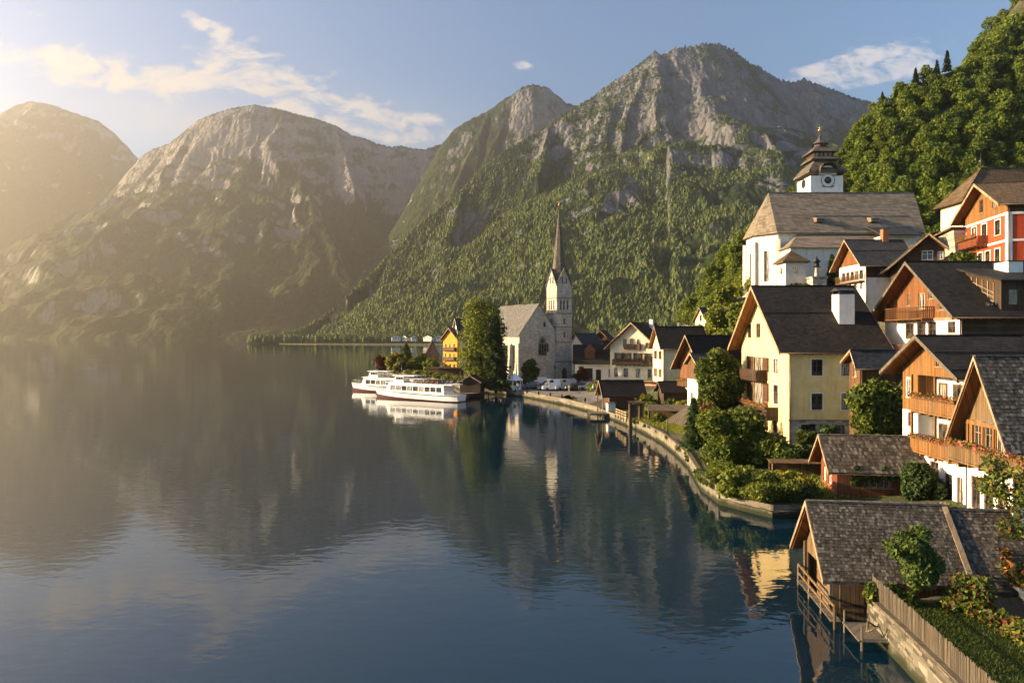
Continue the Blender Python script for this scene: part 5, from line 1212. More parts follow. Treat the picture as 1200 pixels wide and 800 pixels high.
    ck=MB().tube((cxT+.2,YT-.003,zz(211.5,YT)),(cxT+.2,YT-.16,zz(211.5,YT)),1.75,n=28); c=ck.build('clock',M['white'],t)
    MB().tube((cxT+.2,YT-.165,zz(211.5,YT)),(cxT+.2,YT-.2,zz(211.5,YT)),.95,n=24).build('clock_centre',M['iron'],c)
    rg=MB(); zc=zz(211.5,YT)
    for i in range(36):
        t0_=2*math.pi*i/36;t1_=2*math.pi*(i+1)/36; rg.bar((cxT+.2+1.75*math.cos(t0_),YT-.17,zc+1.75*math.sin(t0_)),(cxT+.2+1.75*math.cos(t1_),YT-.17,zc+1.75*math.sin(t1_)),.12,.1)
    for i in range(12):
        t0_=2*math.pi*i/12; rg.bar((cxT+.2+1.2*math.cos(t0_),YT-.165,zc+1.2*math.sin(t0_)),(cxT+.2+1.55*math.cos(t0_),YT-.165,zc+1.55*math.sin(t0_)),.1,.03)
    rg.build('clock_ring',M['iron'],c); MB().bar((cxT+.2,YT-.21,zc),(cxT+.9,YT-.21,zc+1.2),.12,.03).bar((cxT+.2,YT-.215,zc),(cxT-.6,YT-.215,zc+.5),.14,.03).build('clock_hands',M['gold'],c)
    cx_=tx0; ck2=MB().tube((tx0-.003,cyT,zz(211.5,YT)),(tx0-.15,cyT,zz(211.5,YT)),1.2,n=20).build('clock',M['iron'],t)
    MB().box(cxT-1.4,cxT+1.8,YT-.09,YT-.004,zz(218.6,YT)-.15,zz(218.6,YT)+.25).build('inscription_band',M['trim'],t)
    def sq(mb,prof,rot=R(45)):
        mb.lathe([(r*math.sqrt(2),z) for r,z in prof],4,(cxT,cyT,0),False,rot)
    h=a/2
    r1=MB(); z=lambda py: zz(py,YT+a/2); sq(r1,[(h+.8,z(206)-.2),(h+.7,z(205)+.1),(h*.80,z(195.5)),(h*.62,z(193))]); 
    # curved brows over the clocks
    for f in range(4):
        q=MB()
    r1o=r1.build('lower_roof',M['spireroof'],t)
    br=MB(); kk=10
    for i in range(kk):
        t0_=math.pi*i/kk;t1_=math.pi*(i+1)/kk
        p0=(cxT+.2+2.5*math.cos(t0_),YT-1.3,z(207.5)+2.6*math.sin(t0_)); p1=(cxT+.2+2.5*math.cos(t1_),YT-1.3,z(207.5)+2.6*math.sin(t1_))
        br.hexa([p0,p1,(p1[0],YT+1.5,p1[2]),(p0[0],YT+1.5,p0[2]),(p0[0],p0[1],p0[2]+.3),(p1[0],p1[1],p1[2]+.3),(p1[0],YT+1.5,p1[2]+.3),(p0[0],YT+1.5,p0[2]+.3)])
    br.build('clock_brow',M['brownroof'],r1o)
    fc=MB(); fc.poly([(cxT+.2+2.4*math.cos(math.pi*i/12),YT-.02,z(207.5)-.4+2.5*math.sin(math.pi*i/12)) for i in range(13)]); fc.build('brow_face',M['white'],r1o)
    g1=MB(); sq(g1,[(h*.62,z(194)),(h*.62,z(190.8)),(h*.84,z(190.7)),(h*.86,z(189.8)),(h*.70,z(186.8)),(h*.70,z(186.6))]); g1.build('gallery_roof',M['spireroof'],t)
    g2=MB(); sq(g2,[(h*.60,z(187)),(h*.60,z(180.2))]); g2o=g2.build('lantern',M['darkwood'],t)
    lw=MB()
    for i in range(4): lw.box(cxT-h*.5+i*h*.27,cxT-h*.5+i*h*.27+h*.16,cyT-h*.60-.05,cyT-h*.60-.01,z(185.8),z(182))
    lw.build('lantern_window',M['trim'],g2o)
    r2=MB(); sq(r2,[(h*.80,z(181.2)),(h*.78,z(180.2)),(h*.42,z(174)),(h*.36,z(173))]); r2.build('upper_roof',M['spireroof'],t)
    r3=MB(); r3.lathe([(h*.5,z(173.2)),(h*.34,z(172.6)),(h*.33,z(169.8)),(h*.52,z(169.6)),(h*.40,z(168.2)),(h*.16,z(164.5)),(h*.05,z(159)),(.08,z(154))],8,(cxT,cyT,0),False,R(22.5)); r3o=r3.build('cap',M['spireroof'],t)
    MB().tube((cxT,cyT,z(154.3)),(cxT,cyT,z(145.5)),.1,.06,6).blob((cxT,cyT,z(153)),.42).bar((cxT-.7,cyT,z(149)),(cxT+.7,cyT,z(149)),.14).build('cross',M['gold'],r3o)
hill_church()
def turret():
    Y=150; o=empty('chapel_turret',(H1(928,Y+2),Y+2.4,0),0,'small white turret with pointed brown pyramid roof below the hill church chancel','turret')
    zb=18;ze=zz(306,Y); MB().box(-2.2,2.2,-2.4,2.2,zb,ze).build('wall',M['chalk'],o); MB().lathe([(4.3,ze-.3),(4.2,ze),(1.6,ze+1.6),(.05,zz(292,Y))],4,(0,0,0),False,R(45)).build('roof',M['brownroof'],o)
    w_=MB().box(-.6,.5,-2.45,-2.404,ze-2.6,ze-1.2); w_.build('window',M['glass'],o); MB().box(-2.45,-2.204,-.6,.5,ze-2.6,ze-1.2).build('window',M['glass'],o)
turret()
def shrine():
    Y=148; o=empty('shrine_column',(H1(957,Y),Y,0),0,'tall stone shrine column with a dark lantern top beside the hill church','column')
    zb=20; MB().box(-1.5,1.5,-1.5,1.5,zb,zz(326,Y)).box(-1.7,1.7,-1.7,1.7,zz(326,Y),zz(325,Y)+.1).build('pedestal',M['rubble'],o)
    MB().lathe([(.7,zz(325,Y)),(.45,zz(322,Y)),(.35,zz(314,Y)),(.6,zz(313,Y))],10).build('shaft',M['stone'],o)
    MB().lathe([(.95,zz(313,Y)),(.95,zz(312.6,Y)),(.55,zz(312.5,Y)),(.55,zz(307,Y)),(1.05,zz(306.8,Y)),(.2,zz(303,Y)),(.05,zz(300,Y))],6).build('lantern',M['iron'],o)
shrine()
def churchyard_wall():
    o=empty('churchyard_wall',(0,0,0),0,'pale terrace wall on the green slope left of the hill church','wall')
    mb=MB(); p=[P(795,378,225),P(818,384,215),P(868,352,190),P(884,336,164)]
    for a,b in zip(p[:-1],p[1:]): mb.hexa([(a.x,a.y,a.z-5),(b.x,b.y,b.z-5),(b.x,b.y+.8,b.z-5),(a.x,a.y+.8,a.z-5),(a.x,a.y,a.z),(b.x,b.y,b.z),(b.x,b.y+.8,b.z),(a.x,a.y+.8,a.z)])
    mb.build('wall',M['rubble'],o)
churchyard_wall()
# ================================================================== ferries
def ferry(loc,rz,label,L_=22.0,decks=1,group='white passenger ferries at the landing'):
    o=empty('ferry',loc,rz,label,'ferry',group); W=2.35
    # hull sections along x (bow at -x)
    def hull(z0f,z1f,wf,zs0,name,mat,extra=0):
        mb=MB(); n=22; prev=None
        for i in range(n+1):
            t=i/n; x=-L_/2+L_*t
            wd=W*min(1,(math.sin(min(1,t/.42)*math.pi/2))**.75)*(1 if t<.9 else 1-.18*((t-.9)/.1)**2)
            wd=max(wd,.04); sheer=.75*(1-t)**2.2+.12*t*t
            zt=z1f+sheer; fl=.80
            xb=x+ (.9*(1-t)**3)  # raked stem
            sec=[(xb,-wd*fl,z0f),(x,-wd,zt),(x,wd,zt),(xb,wd*fl,z0f)]
            if prev:
                for k in range(4): 
                    j=(k+1)%4; mb.poly([prev[k],prev[j],sec[j],sec[k]],k in (0,2))
            else: mb.poly(sec)
            prev=sec
        mb.poly(prev[::-1]); return mb.build(name,mat,o)
    hl=hull(.14,1.55,1,0,'hull',M['hull']); hull(-.5,.139,1,0,'waterline_band',M['hullred'])
    rb=MB(); n=22
    for sgn in (-1,1):
        pp=None
        for i in range(n+1):
            t=i/n; x=-L_/2+L_*t; wd=max(.04,W*min(1,(math.sin(min(1,t/.42)*math.pi/2))**.75)*(1 if t<.9 else 1-.18*((t-.9)/.1)**2)); z=1.38+.75*(1-t)**2.2+.12*t*t; p=(x,sgn*(wd+.03),z)
            if pp: rb.bar(pp,p,.09,.14)
            pp=p
    rb.build('rub_rail',M['rubber'],hl)
    # saloon
    x0,x1=-L_*.27,L_*.36; wd=W*.86; z0,z1=1.5,3.95
    c=MB(); wn=[]; k=9; ww=(x1-x0-1.0)/k
    for sgn,face in ((-1,((x0,-wd,0),(1,0,0),(0,-1,0))),(1,((x1,wd,0),(-1,0,0),(0,1,0)))):
        hs=[(.5+i*ww+.10,.5+(i+1)*ww-.10,2.2,3.35) for i in range(k)]; facade(c,[(0,z0),(x1-x0,z0),(x1-x0,z1),(0,z1)],hs,*face,depth=.08); wn.append((face,hs))
    c.hexa([(x0-1.5,-wd*.8,z0),(x0,-wd,z0),(x0,wd,z0),(x0-1.5,wd*.8,z0),(x0-.5,-wd*.8,z1-.4),(x0,-wd,z1),(x0,wd,z1),(x0-.5,wd*.8,z1-.4)])
    c.poly([(x1,-wd,z0),(x1,wd,z0),(x1,wd,z1),(x1,-wd,z1)]); cab=c.build('saloon',M['hull'],o)
    for face,hs in wn:
        O,U,n_=[Vector(v) for v in face]; 
        for h in hs:
            MB().poly([O+U*h[0]-n_*.07+Vector((0,0,h[2])),O+U*h[1]-n_*.07+Vector((0,0,h[2])),O+U*h[1]-n_*.07+Vector((0,0,h[3])),O+U*h[0]-n_*.07+Vector((0,0,h[3]))]).build('saloon_window',M['glass'],cab)
    MB().box(x0-.7,x1+2.6,-wd-.15,wd+.15,z1+.003,z1+.16).build('deck',M['hull'],o)
    # upper deck: wheelhouse, canopy, railing
    wx0,wx1=(x0+1.0,x0+4.2); u=MB().hexa([(wx0,-1.3,z1+.16),(wx1,-1.3,z1+.16),(wx1,1.3,z1+.16),(wx0,1.3,z1+.16),(wx0+.5,-1.2,z1+1.75),(wx1,-1.2,z1+1.75),(wx1,1.2,z1+1.75),(wx0+.5,1.2,z1+1.75)]); wh=u.build('wheelhouse',M['hull'],o)
    gl=MB(); 
    for i in range(3): gl.box(wx0+.75+i*.8,wx0+1.4+i*.8,-1.34,-1.26,z1+.85,z1+1.5)
    gl.build('wheelhouse_window',M['glass'],wh)
    MB().box(wx0-.2,wx1+3.6,-1.5,1.5,z1+1.78,z1+1.9).build('canopy',M['hull'],o)
    rl=MB(); zr=z1+1.15
    for sgn in (-1,1):
        y=sgn*(wd+.05); rl.tube((wx1,y,zr),(x1+2.5,y,zr),.045,n=5); rl.tube((wx1,y,zr-.45),(x1+2.5,y,zr-.45),.03,n=5)
        for i in range(12): x=wx1+(x1+2.5-wx1)*i/11; rl.tube((x,y,z1+.15),(x,y,zr),.035,n=5)
        for i in range(6): x=wx1+.3+i*.65; rl.tube((x,sgn*1.4,z1+.15),(x,sgn*1.4,z1+1.78),.04,n=5)
        # bow and stern rails
        for xa,xb in ((-L_*.46,x0-1.2),(x1+.2,L_*.485)):
            for i in range(5):
                x=xa+(xb-xa)*i/4; t=(x+L_/2)/L_; wv=max(.1,W*min(1,(math.sin(min(1,t/.42)*math.pi/2))**.75)-.12); zz0=1.55+.75*(1-t)**2.2; rl.tube((x,sgn*wv,zz0),(x,sgn*wv,zz0+.9),.035,n=5)
                if i: rl.tube((px_,sgn*pw,pz+.9),(x,sgn*wv,zz0+.9),.04,n=5); rl.tube((px_,sgn*pw,pz+.45),(x,sgn*wv,zz0+.45),.025,n=5)
                px_,pw,pz=x,wv,zz0
    rl.build('deck_rail',M['metal'],o)
    st=MB()
    for i in range(5): st.box(wx1+4.2+i*1.5,wx1+4.7+i*1.5,-1.6,1.6,z1+.17,z1+.62).box(wx1+4.62+i*1.5,wx1+4.7+i*1.5,-1.6,1.6,z1+.62,z1+1.0)
    st.build('deck_bench',M['orangewood'],o)
    MB().tube((wx0+1.5,0,z1+1.9),(wx0+1.5,0,z1+4.4),.06,.03,6).bar((wx0+1.5,-.6,z1+3.5),(wx0+1.5,.6,z1+3.5),.06).build('mast',M['metal'],o)
    return o
b0=on_water(440,464.5); b1=on_water(541,471); v=b1-b0; mid=(b0+b1)/2
ferry((mid.x,mid.y,0),math.atan2(v.y,v.x),'nearer white ferry with a long row of dark windows, stern by the boat hut',v.length)
b0=on_water(409,458.5); b1=on_water(500,463); v=b1-b0; mid=(b0+b1)/2+Vector((0,4,0))
ferry((mid.x,mid.y,0),math.atan2(v.y,v.x),'farther white ferry half hidden behind the longer one, bow to the open lake',v.length*1.02)
# landing stage
def jetty(name,pts,w,z,label,piles=True):
    o=empty(name,(0,0,0),0,label,'jetty'); d=MB(); p=MB()
    for a,b in zip(pts[:-1],pts[1:]):
        a=Vector((*a,z));b=Vector((*b,z)); dr=(b-a).normalized(); nn=Vector((-dr.y,dr.x,0)); ln=(b-a).length; k=max(1,int(ln/.45))
        for i in range(k): c=a+dr*(i+.5)*ln/k; d.bar(c-nn*w/2,c+nn*w/2,ln/k*.93,.09)
        for sgn in (-1,1): d.bar(a+nn*sgn*w*.42+Vector((0,0,-.17)),b+nn*sgn*w*.42+Vector((0,0,-.17)),.16,.2)
        for i in range(max(2,int(ln/2.5))):
            c=a+dr*ln*i/max(1,int(ln/2.5)-1 if int(ln/2.5)>1 else 1)
            for sgn in (-1,1): q=c+nn*sgn*w*.42; p.tube((q.x,q.y,-2),(q.x,q.y,z-.05),.13,n=7)
    d.build('deck',M['deck'],o); p.build('pile',M['darkwood'],o); return o
a=on_water(548,467); jetty('landing_stage',[(on_water(566,463).x,on_water(566,463).y),(on_water(532,466.5).x,on_water(532,466.5).y)],4.5,1.0,'dark plank landing stage under the boat hut by the ferries')
a=on_water(690,489);b=on_water(727,489); jetty('jetty',[(a.x,a.y),(b.x,b.y)],3.6,.9,'grey plank jetty on piles below the log boathouse')
o=empty('jetty_box',(on_water(716,489).x,on_water(716,489).y+.3,.98),.2,'pale upright box standing on the plank jetty by the log boathouse','box')
MB().box(-.75,.75,-.6,.6,0,1.75).build('body',M['white'],o); MB().box(-.85,.85,-.7,.7,1.75,1.87).build('lid',M['concrete'],o)
# tall mooring piles with a crossbeam
def pilegroup():
    a=on_water(738,503); o=empty('mooring_piles',(a.x,a.y,0),-.2,'tall brown mooring piles with a plank box on top, in front of the lake wall','piles')
    for x,y in ((0,0),(1.6,.1),(2.0,1.8),(.2,1.9)): MB().tube((x,y,-2.5),(x,y,4.4),.24,.22,9).build('pile',M['oldwood'],o)
    MB().box(-.35,2.5,-.35,2.2,4.4,4.6).build('cap',M['darkwood'],o); MB().box(-.1,2.2,-.05,.06,2.2,4.3).build('boarding',M['darkh'],o)
pilegroup()
# railing fence from the jetty to the wall
def board_fence(name,pts,h,label,mat,post=2.2,boards=3):
    o=empty(name,(0,0,0),0,label,'fence')
    b=MB(); posts=[]
    for a,c in zip(pts[:-1],pts[1:]):
        a=Vector(a);c=Vector(c); ln=(c-a).length; k=max(1,int(ln/post))
        for i in range(boards):
            z=h*(.25+.7*i/max(1,boards-1)); b.bar(a+Vector((0,0,z)),c+Vector((0,0,z)),.06,h*.55/boards)
        for i in range(k+1): posts.append(a+(c-a)*i/k)
    b.build('boards',M[mat],o)
    for p in posts: MB().bar((p.x,p.y,p.z-.4),(p.x,p.y,p.z+h+.08),.16).build('post',M['greywood'],o)
    return o
a=on_water(722,487,1.2);b=on_water(735,493,1.4);c=on_water(752,501,1.9)
board_fence('board_fence',[(a.x,a.y+.6,1.2),(b.x,b.y+.6,1.5)],1.25,'short pale plank railing between the jetty and the mooring piles','trim')
# ================================================================== trees, shrubs, hedges
def at(px,py,Y): p=P(px,py,Y); return p
def onland(px,Y): x=H1(px,Y); return (x,Y,gz(x,Y))
# lakeside trees by the church
tree('lakeside_tree',onland(564,186),26,7.4,[L['green'],L['light'],L['light']],11,'very tall dark green broadleaf tree between the ferries and the lake church',n=11000,size=.36,base=.10,k=34,trunk_r=.55)
fir('lakeside_fir',onland(581,181),19.5,4.0,3,'broad dark conifer growing right against the very tall lakeside tree',n=5000,size=.75,mat=L['dark'])
tree('square_tree',onland(619,186),8.3,3.3,[L['green'],L['dark']],21,'small round tree on the square in front of the nave',n=3000,size=.4,base=.2)
fir('shore_fir',onland(476,262),10.8,5.0,5,'pointed green conifer on the point behind the ferries',n=2600,size=.7,mat=L['green'])
for i,(px,Y,h,r,mt,lb) in enumerate(((462,262,7.5,4.2,'yellow','yellowing round tree on the point behind the farther ferry'),(492,258,7.0,4.6,'green','bushy green tree between the conifer and the orange house'),(505,250,6.0,3.6,'light','pale green low tree just left of the orange house'),(446,268,6.6,3.2,'copper','dark red leaved tree at the tip of the point behind the ferries'),(472,256,4.0,3.6,'rust','low rusty brown tree right behind the farther ferry'))):
    tree('shore_tree',onland(px,Y),h,r,[L[mt],L['green']] if mt!='copper' else [L['copper']],31+i,lb,group='trees on the point behind the ferries',n=1700,size=.5,base=.12)
bl=[(tuple(Vector(onland(px,Y))+Vector((0,0,.9))),(2.2,1.6,1.2)) for px,Y in ((478,236),(490,232),(502,226),(514,220),(525,214),(535,208),(545,202),(553,200))]
tag(link('hedge',leaf_mesh('hedge',bl,3000,.38,[L['light'],L['green'],L['yellow']],8)),'light green hedge along the shore behind the two ferries','hedge')
tree('red_tree',onland(681,186),5.6,2.4,[L['copper'],L['rust']],44,'small rust red tree at the right edge of the square near the pink wall','tree',n=1500,size=.35,base=.1)
for i,(px,Y,s) in enumerate(((700,160,1.7),(694,172,1.4))):
    bush('square_bush',onland(px,Y),[((0,0,s*.7),(s,s,s*.9)),((s*.7,.3,s*.5),(s*.7,s*.7,s*.6))],900,.3,[L['light'],L['green']],61+i,('green bush beside the gable of the log boathouse','green bush beside the parked cars near the pink wall')[i])
bush('square_shrub',onland(612,195),[((-2,0,1),(2.4,1.5,1.3)),((2,0,1),(2.4,1.5,1.4))],1400,.32,[L['green'],L['dark']],66,'dark shrubs along the foot of the lake church wall')
# gardens right of the square
tree('climbing_tree',onland(841,101),12.2,3.9,[L['ivy'],L['light'],L['green']],71,'tall leafy tree in front of the wooden gable houses, left of the yellow house',n=15000,size=.26,base=.06,k=24,trunk_r=.28)
for i,(px,Y,h) in enumerate(((762,120,2.4),(757,126,3.4),(786,124,2.6),(800,118,2.8),(772,112,1.5))):
    r=h*.55; bush('garden_bush',onland(px,Y),[((0,0,h*.5),(r,r,h*.55)),((r*.8,-.3,h*.35),(r*.8,r*.8,h*.4)),((-r*.8,.3,h*.3),(r*.7,r*.7,h*.38))],1500,.28,[[L['green'],L['light']],[L['yellow'],L['light'],L['green']],[L['green'],L['dark']],[L['yellow'],L['light']],[L['light']]][i],81+i,('round green bush in the garden behind the mooring piles','tall yellow green bush at the end of the log boathouse','dark green bush in front of the low garden shed','yellow flowering bush beside the narrow white wall','low pale bush at the foot of the plank roof')[i],group='bushes in the lake garden')
fir('thuja',onland(813,88),6.4,1.5,9,'narrow dark thuja standing just inside the bend of the lake wall',n=3600,size=.3,mat=L['dark'])
tree('copper_tree',onland(832,90),5.5,2.2,[L['copper'],L['green']],90,'reddish brown shrub between the thuja and the big round bush',n=1500,size=.3,base=.05)
def big(name,px,Y,h,r,mats,seed,label,n=6500,size=.36):
    q=random.Random(seed); bl=[((q.uniform(-r,r)*.75,q.uniform(-r,r)*.5,h*q.uniform(.15,.8)),(r*q.uniform(.35,.6),r*q.uniform(.35,.55),h*q.uniform(.2,.3))) for i in range(11)]+[((0,0,h*.5),(r*.7,r*.6,h*.5))]
    return bush(name,onland(px,Y),bl,n,size,mats,seed,label)
big('shore_bush',864,76,6.3,3.8,[L['light'],L['green'],L['light']],101,'largest round bright green bush at the water in front of the yellow house',16000,.21)
big('shore_bush',905,74,3.7,2.7,[L['green'],L['light']],102,'second bush right of the largest one, below the yellow house corner',9000,.2)
big('shore_bush',872,63.0,2.9,2.5,[L['light'],L['green']],103,'sprawling bush hanging over the mossy water edge under the largest bush',9000,.18)
big('shore_bush',922,62.2,2.6,1.9,[L['light'],L['yellow'],L['light']],104,'pale green leafy bush at the right end of the mossy water edge',7000,.17)
big('shore_bush',898,61.6,1.9,2.6,[L['light'],L['green']],105,'low bright leaves spilling over the stone edging between two bushes',7000,.15)
big('shore_bush',845,69,2.2,1.8,[L['light'],L['green']],106,'low bush at the inner end of the concrete lake wall',5000,.17)
big('shore_bush',940,61.2,1.6,1.5,[L['green'],L['dark']],108,'dark low bush at the tip of the bank beside the near boathouse',4000,.16)
bush('white_flower_shrub',onland(893,82),[((0,0,1.8),(1.3,1,1.0)),((1.5,-.4,1.5),(1.2,.9,.8)),((.5,.2,.9),(1.6,1.2,1.2))],1900,.24,[L['green'],L['green'],L['pinkflower']],107,'loose flowering shrub at the foot of the yellow house gable')
bl=[(tuple(Vector(onland(px,Y))+Vector((0,0,1.1))),(1.4,1.2,1.35)) for px,Y in ((925,72),(938,72.5),(951,73),(962,74),(973,75))]
tag(link('hedge',leaf_mesh('hedge',bl,5200,.25,[L['dark'],L['green']],9)),'clipped dark hedge between the yellow house and the reddish hut','hedge')
big('grape_tree',1021,75.5,7.4,3.0,[L['green'],L['ivy'],L['light']],110,'tall ivy covered tree in front of the lean-to, right of the yellow house',15000,.24)
big('house_shrub',946,83,2.0,1.2,[L['dark'],L['green']],111,'dark shrub growing against the stone base of the yellow house',1500,.3)
big('house_shrub',974,83,2.2,1.4,[L['dark']],112,'dark shrub right of the cellar opening of the yellow house',1500,.3)
# hut ivy, wall shrubs
hc=H1(981,62); bl=[((hc+1.6+i*.75,62.0-.139*(1.6+i*.75)-.25,zz(552+ (i%3)*2,62)),(.6,.3,.55)) for i in range(7)]+[((hc+1.5,61.5,zz(560,62)),(.5,.3,.7))]
tag(link('ivy',leaf_mesh('ivy',bl,2600,.17,[L['dark'],L['ivy']],15)),'hanging ivy under the eaves of the reddish hut','climber')
big('wall_shrub',1082,59,3.2,1.5,[L['ivy'],L['dark']],113,'dark pointed shrub between the reddish hut and the honey chalet',8000,.17)
big('wall_shrub',1106,52,1.5,1.4,[L['light'],L['green']],114,'light green shrub below the white ground floor of the honey chalet',2600,.22)
big('wall_shrub',1133,46,1.6,1.2,[L['rust'],L['copper'],L['green']],115,'reddish flowering shrub behind the roof end of the near boathouse',2600,.2)
# foreground garden
tree('garden_tree',(H1(1072,36.0),36.0,gz(H1(1072,36),36)),4.3,1.55,[L['dark'],L['ivy'],L['green']],121,'small dark round tree on the lawn in front of the near boathouse',n=9000,size=.115,base=.25,k=12,trunk_r=.09)
bush('garden_bush',(H1(1045,36),36.2,1.7),[((0,0,.5),(.6,.5,.6)),((.8,-.4,.4),(.5,.5,.5)),((-.7,.3,.5),(.5,.4,.6))],1500,.14,[L['light'],L['green']],122,'leafy low bush just behind the picket fence by the boathouse door')
bl=[((22.4+.45*i+.3*math.sin(i*2.1),36.0-.75*i,2.0+.25*math.sin(i*1.3)),(.75,.7,.65)) for i in range(0,13)]
bl=[((23.6+.02*i+.3*math.sin(i*2.1),36.0-.95*i,2.15+.25*math.sin(i*1.3)),(.75,.75,.7)) for i in range(0,14)]
tag(link('flower_bed',leaf_mesh('flower_bed',bl,6500,.13,[L['rust'],L['green'],L['dark'],L['green'],L['copper'],L['green'],L['light']],17)),'autumn coloured flower bed along the right edge of the lawn','flower bed')
bush('rose_bush',(22.9,34.6,1.7),[((0,0,1.2),(.7,.6,1.2)),((.5,-.6,1.5),(.6,.5,.9)),((-.3,.3,.7),(.6,.5,.7))],1400,.12,[L['green'],L['dark'],L['light'],L['rust']],123,'tall flowering bush at the dark end wall of the boathouse annex')
# overhanging branches at the right edge
q=random.Random(2); bl=[((28.9+q.uniform(-.9,1.8),38.5+q.uniform(-2.4,2.6),5.2+q.uniform(-1.6,3.2)),(.8,.8,.6)) for i in range(26)]
o=empty('vine_tree',(28.9,38.4,2.2),0,'thin autumn tree with yellow green and rust leaves at the right picture edge','tree')
trunk_mb(7.0,.13,5,7,1.6,.25).build('trunk',M['bark'],o); link('crown',leaf_mesh('crown',[((c[0]-28.9,c[1]-38.4,c[2]-2.2),r) for c,r in bl],4200,.15,[L['green'],L['light'],L['green'],L['dark'],L['rust']],19),o)
# climber on the balcony of the timber house
# ---- wood on the steep hillside: copies of a few grown trees
protos=[]
for i in range(7):
    h=13+ (i%3)*1.6; me=leaf_mesh('broadleaf_tree',crown_blobs(200+i,h,5.6+.5*(i%2),.06,24,.95),3800,.52,[L['wood']],300+i); protos.append(me)
firm=[fir_mesh('hillside_fir',15,3.4,900,.9,[L['fir']],400+i) for i in range(2)]
q=random.Random(12); cand=[]
for i in range(14000):
    x=q.uniform(40,330); y=q.uniform(120,540)
    if x/y>.80: continue
    z=gz(x,y)
    if z<17: continue
    if hill_h(np.array([x]),np.array([y]))[0] < village_h(np.array([x]),np.array([y]))[0]+2.5 : continue
    py=HZ-(z+8-CAMH)/y*FPX; px=600+x/y*FPX
    if py>395 or py<-70: continue
    if 48<x<102 and 155<y<196: continue
    cand.append((x,y,z))
used=[]
cand.sort(key=lambda c:c[1])
for c in cand:
    mind=4.7 if c[1]<330 else 9.5
    if all((c[0]-a[0])**2+(c[1]-a[1])**2>mind*mind for a in used[-400:]): used.append(c)
print('HILL TREES',len(used))
vis=[c for c in used if not (c[1]<200 and c[2]<20)]
first=vis[:300] if len(vis)>300 else vis
for i,(x,y,z) in enumerate(first):
    o=link('broadleaf_tree',protos[q.randrange(7)],None,(x,y,z-1.2),q.uniform(0,6.28)); s=q.uniform(.62,1.1); o.scale=(s*q.uniform(.9,1.15),s,s*q.uniform(.85,1.2))
    tag(o,'sunlit broadleaf tree in the dense wood on the steep hillside behind the houses','tree','broadleaf trees on the steep hillside')
if len(vis)>300:
    vs=[];fs=[];n0=0
    for (x,y,z) in vis[300:]:
        me=protos[q.randrange(7)]; k=len(me.vertices); a=np.empty(k*3,dtype=np.float32); me.vertices.foreach_get('co',a); a=a.reshape(-1,3)*np.array([1,1,1])*q.uniform(.7,1.15)
        t=q.uniform(0,6.28); a=np.stack([a[:,0]*math.cos(t)-a[:,1]*math.sin(t)+x,a[:,0]*math.sin(t)+a[:,1]*math.cos(t)+y,a[:,2]+z-1.2],-1)
        vs.append(a); fs.append(np.arange(k).reshape(-1,4)+n0); n0+=k
    tag(link('hillside_wood',np_mesh('hillside_wood',np.concatenate(vs),np.concatenate(fs),[L['wood']])),kind='stuff')
for i,(px,py,Y,s) in enumerate(((1034,119,299,.5),(1051,107,299,.45),(1073,92,298,.55),(1110,73,296,.6),(1098,80,300,.45))):
    p=P(px,py,Y); o=link('hillside_fir',firm[i%2],None,(p.x,p.y,p.z-15*s*.45),i*1.3); o.scale=(s,s,s)
    tag(o,('lowest of the dark firs on the hillside skyline','second dark fir on the hillside skyline','dark fir halfway up the hillside skyline','tallest dark fir at the top of the wooded shoulder','small fir just left of the tallest skyline fir')[i],'tree','firs on the hillside skyline')
for i,(px,Y,h,mt) in enumerate(((828,205,7,'light'),(846,195,8,'light'),(862,186,8,'green'),(874,178,7,'light'),(858,215,8,'light'),(872,205,9,'green'),(845,225,8,'light'),(832,218,6,'yellow'),(884,172,5,'light'),(868,160,7,'green'),(880,150,8,'light'),(852,170,6,'green'),(838,185,6,'light'),(893,140,7,'green'),(851,138,7,'light'),(859,134,8,'green'),(868,132,8,'light'),(846,152,7,'light'),(855,150,8,'light'),(863,148,8,'green'),(842,165,7,'light'),(850,182,8,'light'),(880,128,7,'light'))):
    x,y,z=onland(px,Y); bush('slope_tree',(x,y,z),[(c,(r[0],r[1],r[2])) for c,r in crown_blobs(500+i,h,h*.5,.02,10,.85)],1500,.5,[L[mt],L['light']],520+i,'leafy bright green tree on the sunlit slope left of the hill church','tree','leafy trees on the slope left of the hill church')
for i,(px,Y,h) in enumerate(((975,152,8.5),(980,150,6.0))): fir('churchyard_fir',(H1(px,Y),Y,gz(H1(px,Y),Y)),h,1.8,130+i,('dark pointed fir against the aisle wall of the hill church','shorter fir in front of the hill church aisle')[i],n=1400,size=.45)
big('churchyard_bush',900,150,4.6,2.8,[L['green'],L['light']],140,'round green bush at the foot of the hill church chancel',3000,.4)
big('churchyard_bush',940,149,3.6,3.2,[L['dark'],L['rust'],L['green']],141,'dark bushes between the turret and the stone shrine column',2500,.4)
big('slope_bush',1115,112,7.5,4.6,[L['green'],L['light']],142,'green bushes on the slope left of the red house',3500,.45)
big('slope_bush',1140,104,4.6,3.2,[L['green'],L['dark']],143,'dark bush beneath the balcony of the red house',2500,.35)
big('slope_bush',1095,122,6.0,4.0,[L['light'],L['green']],144,'light bush above the dark brown gabled house',2500,.45)
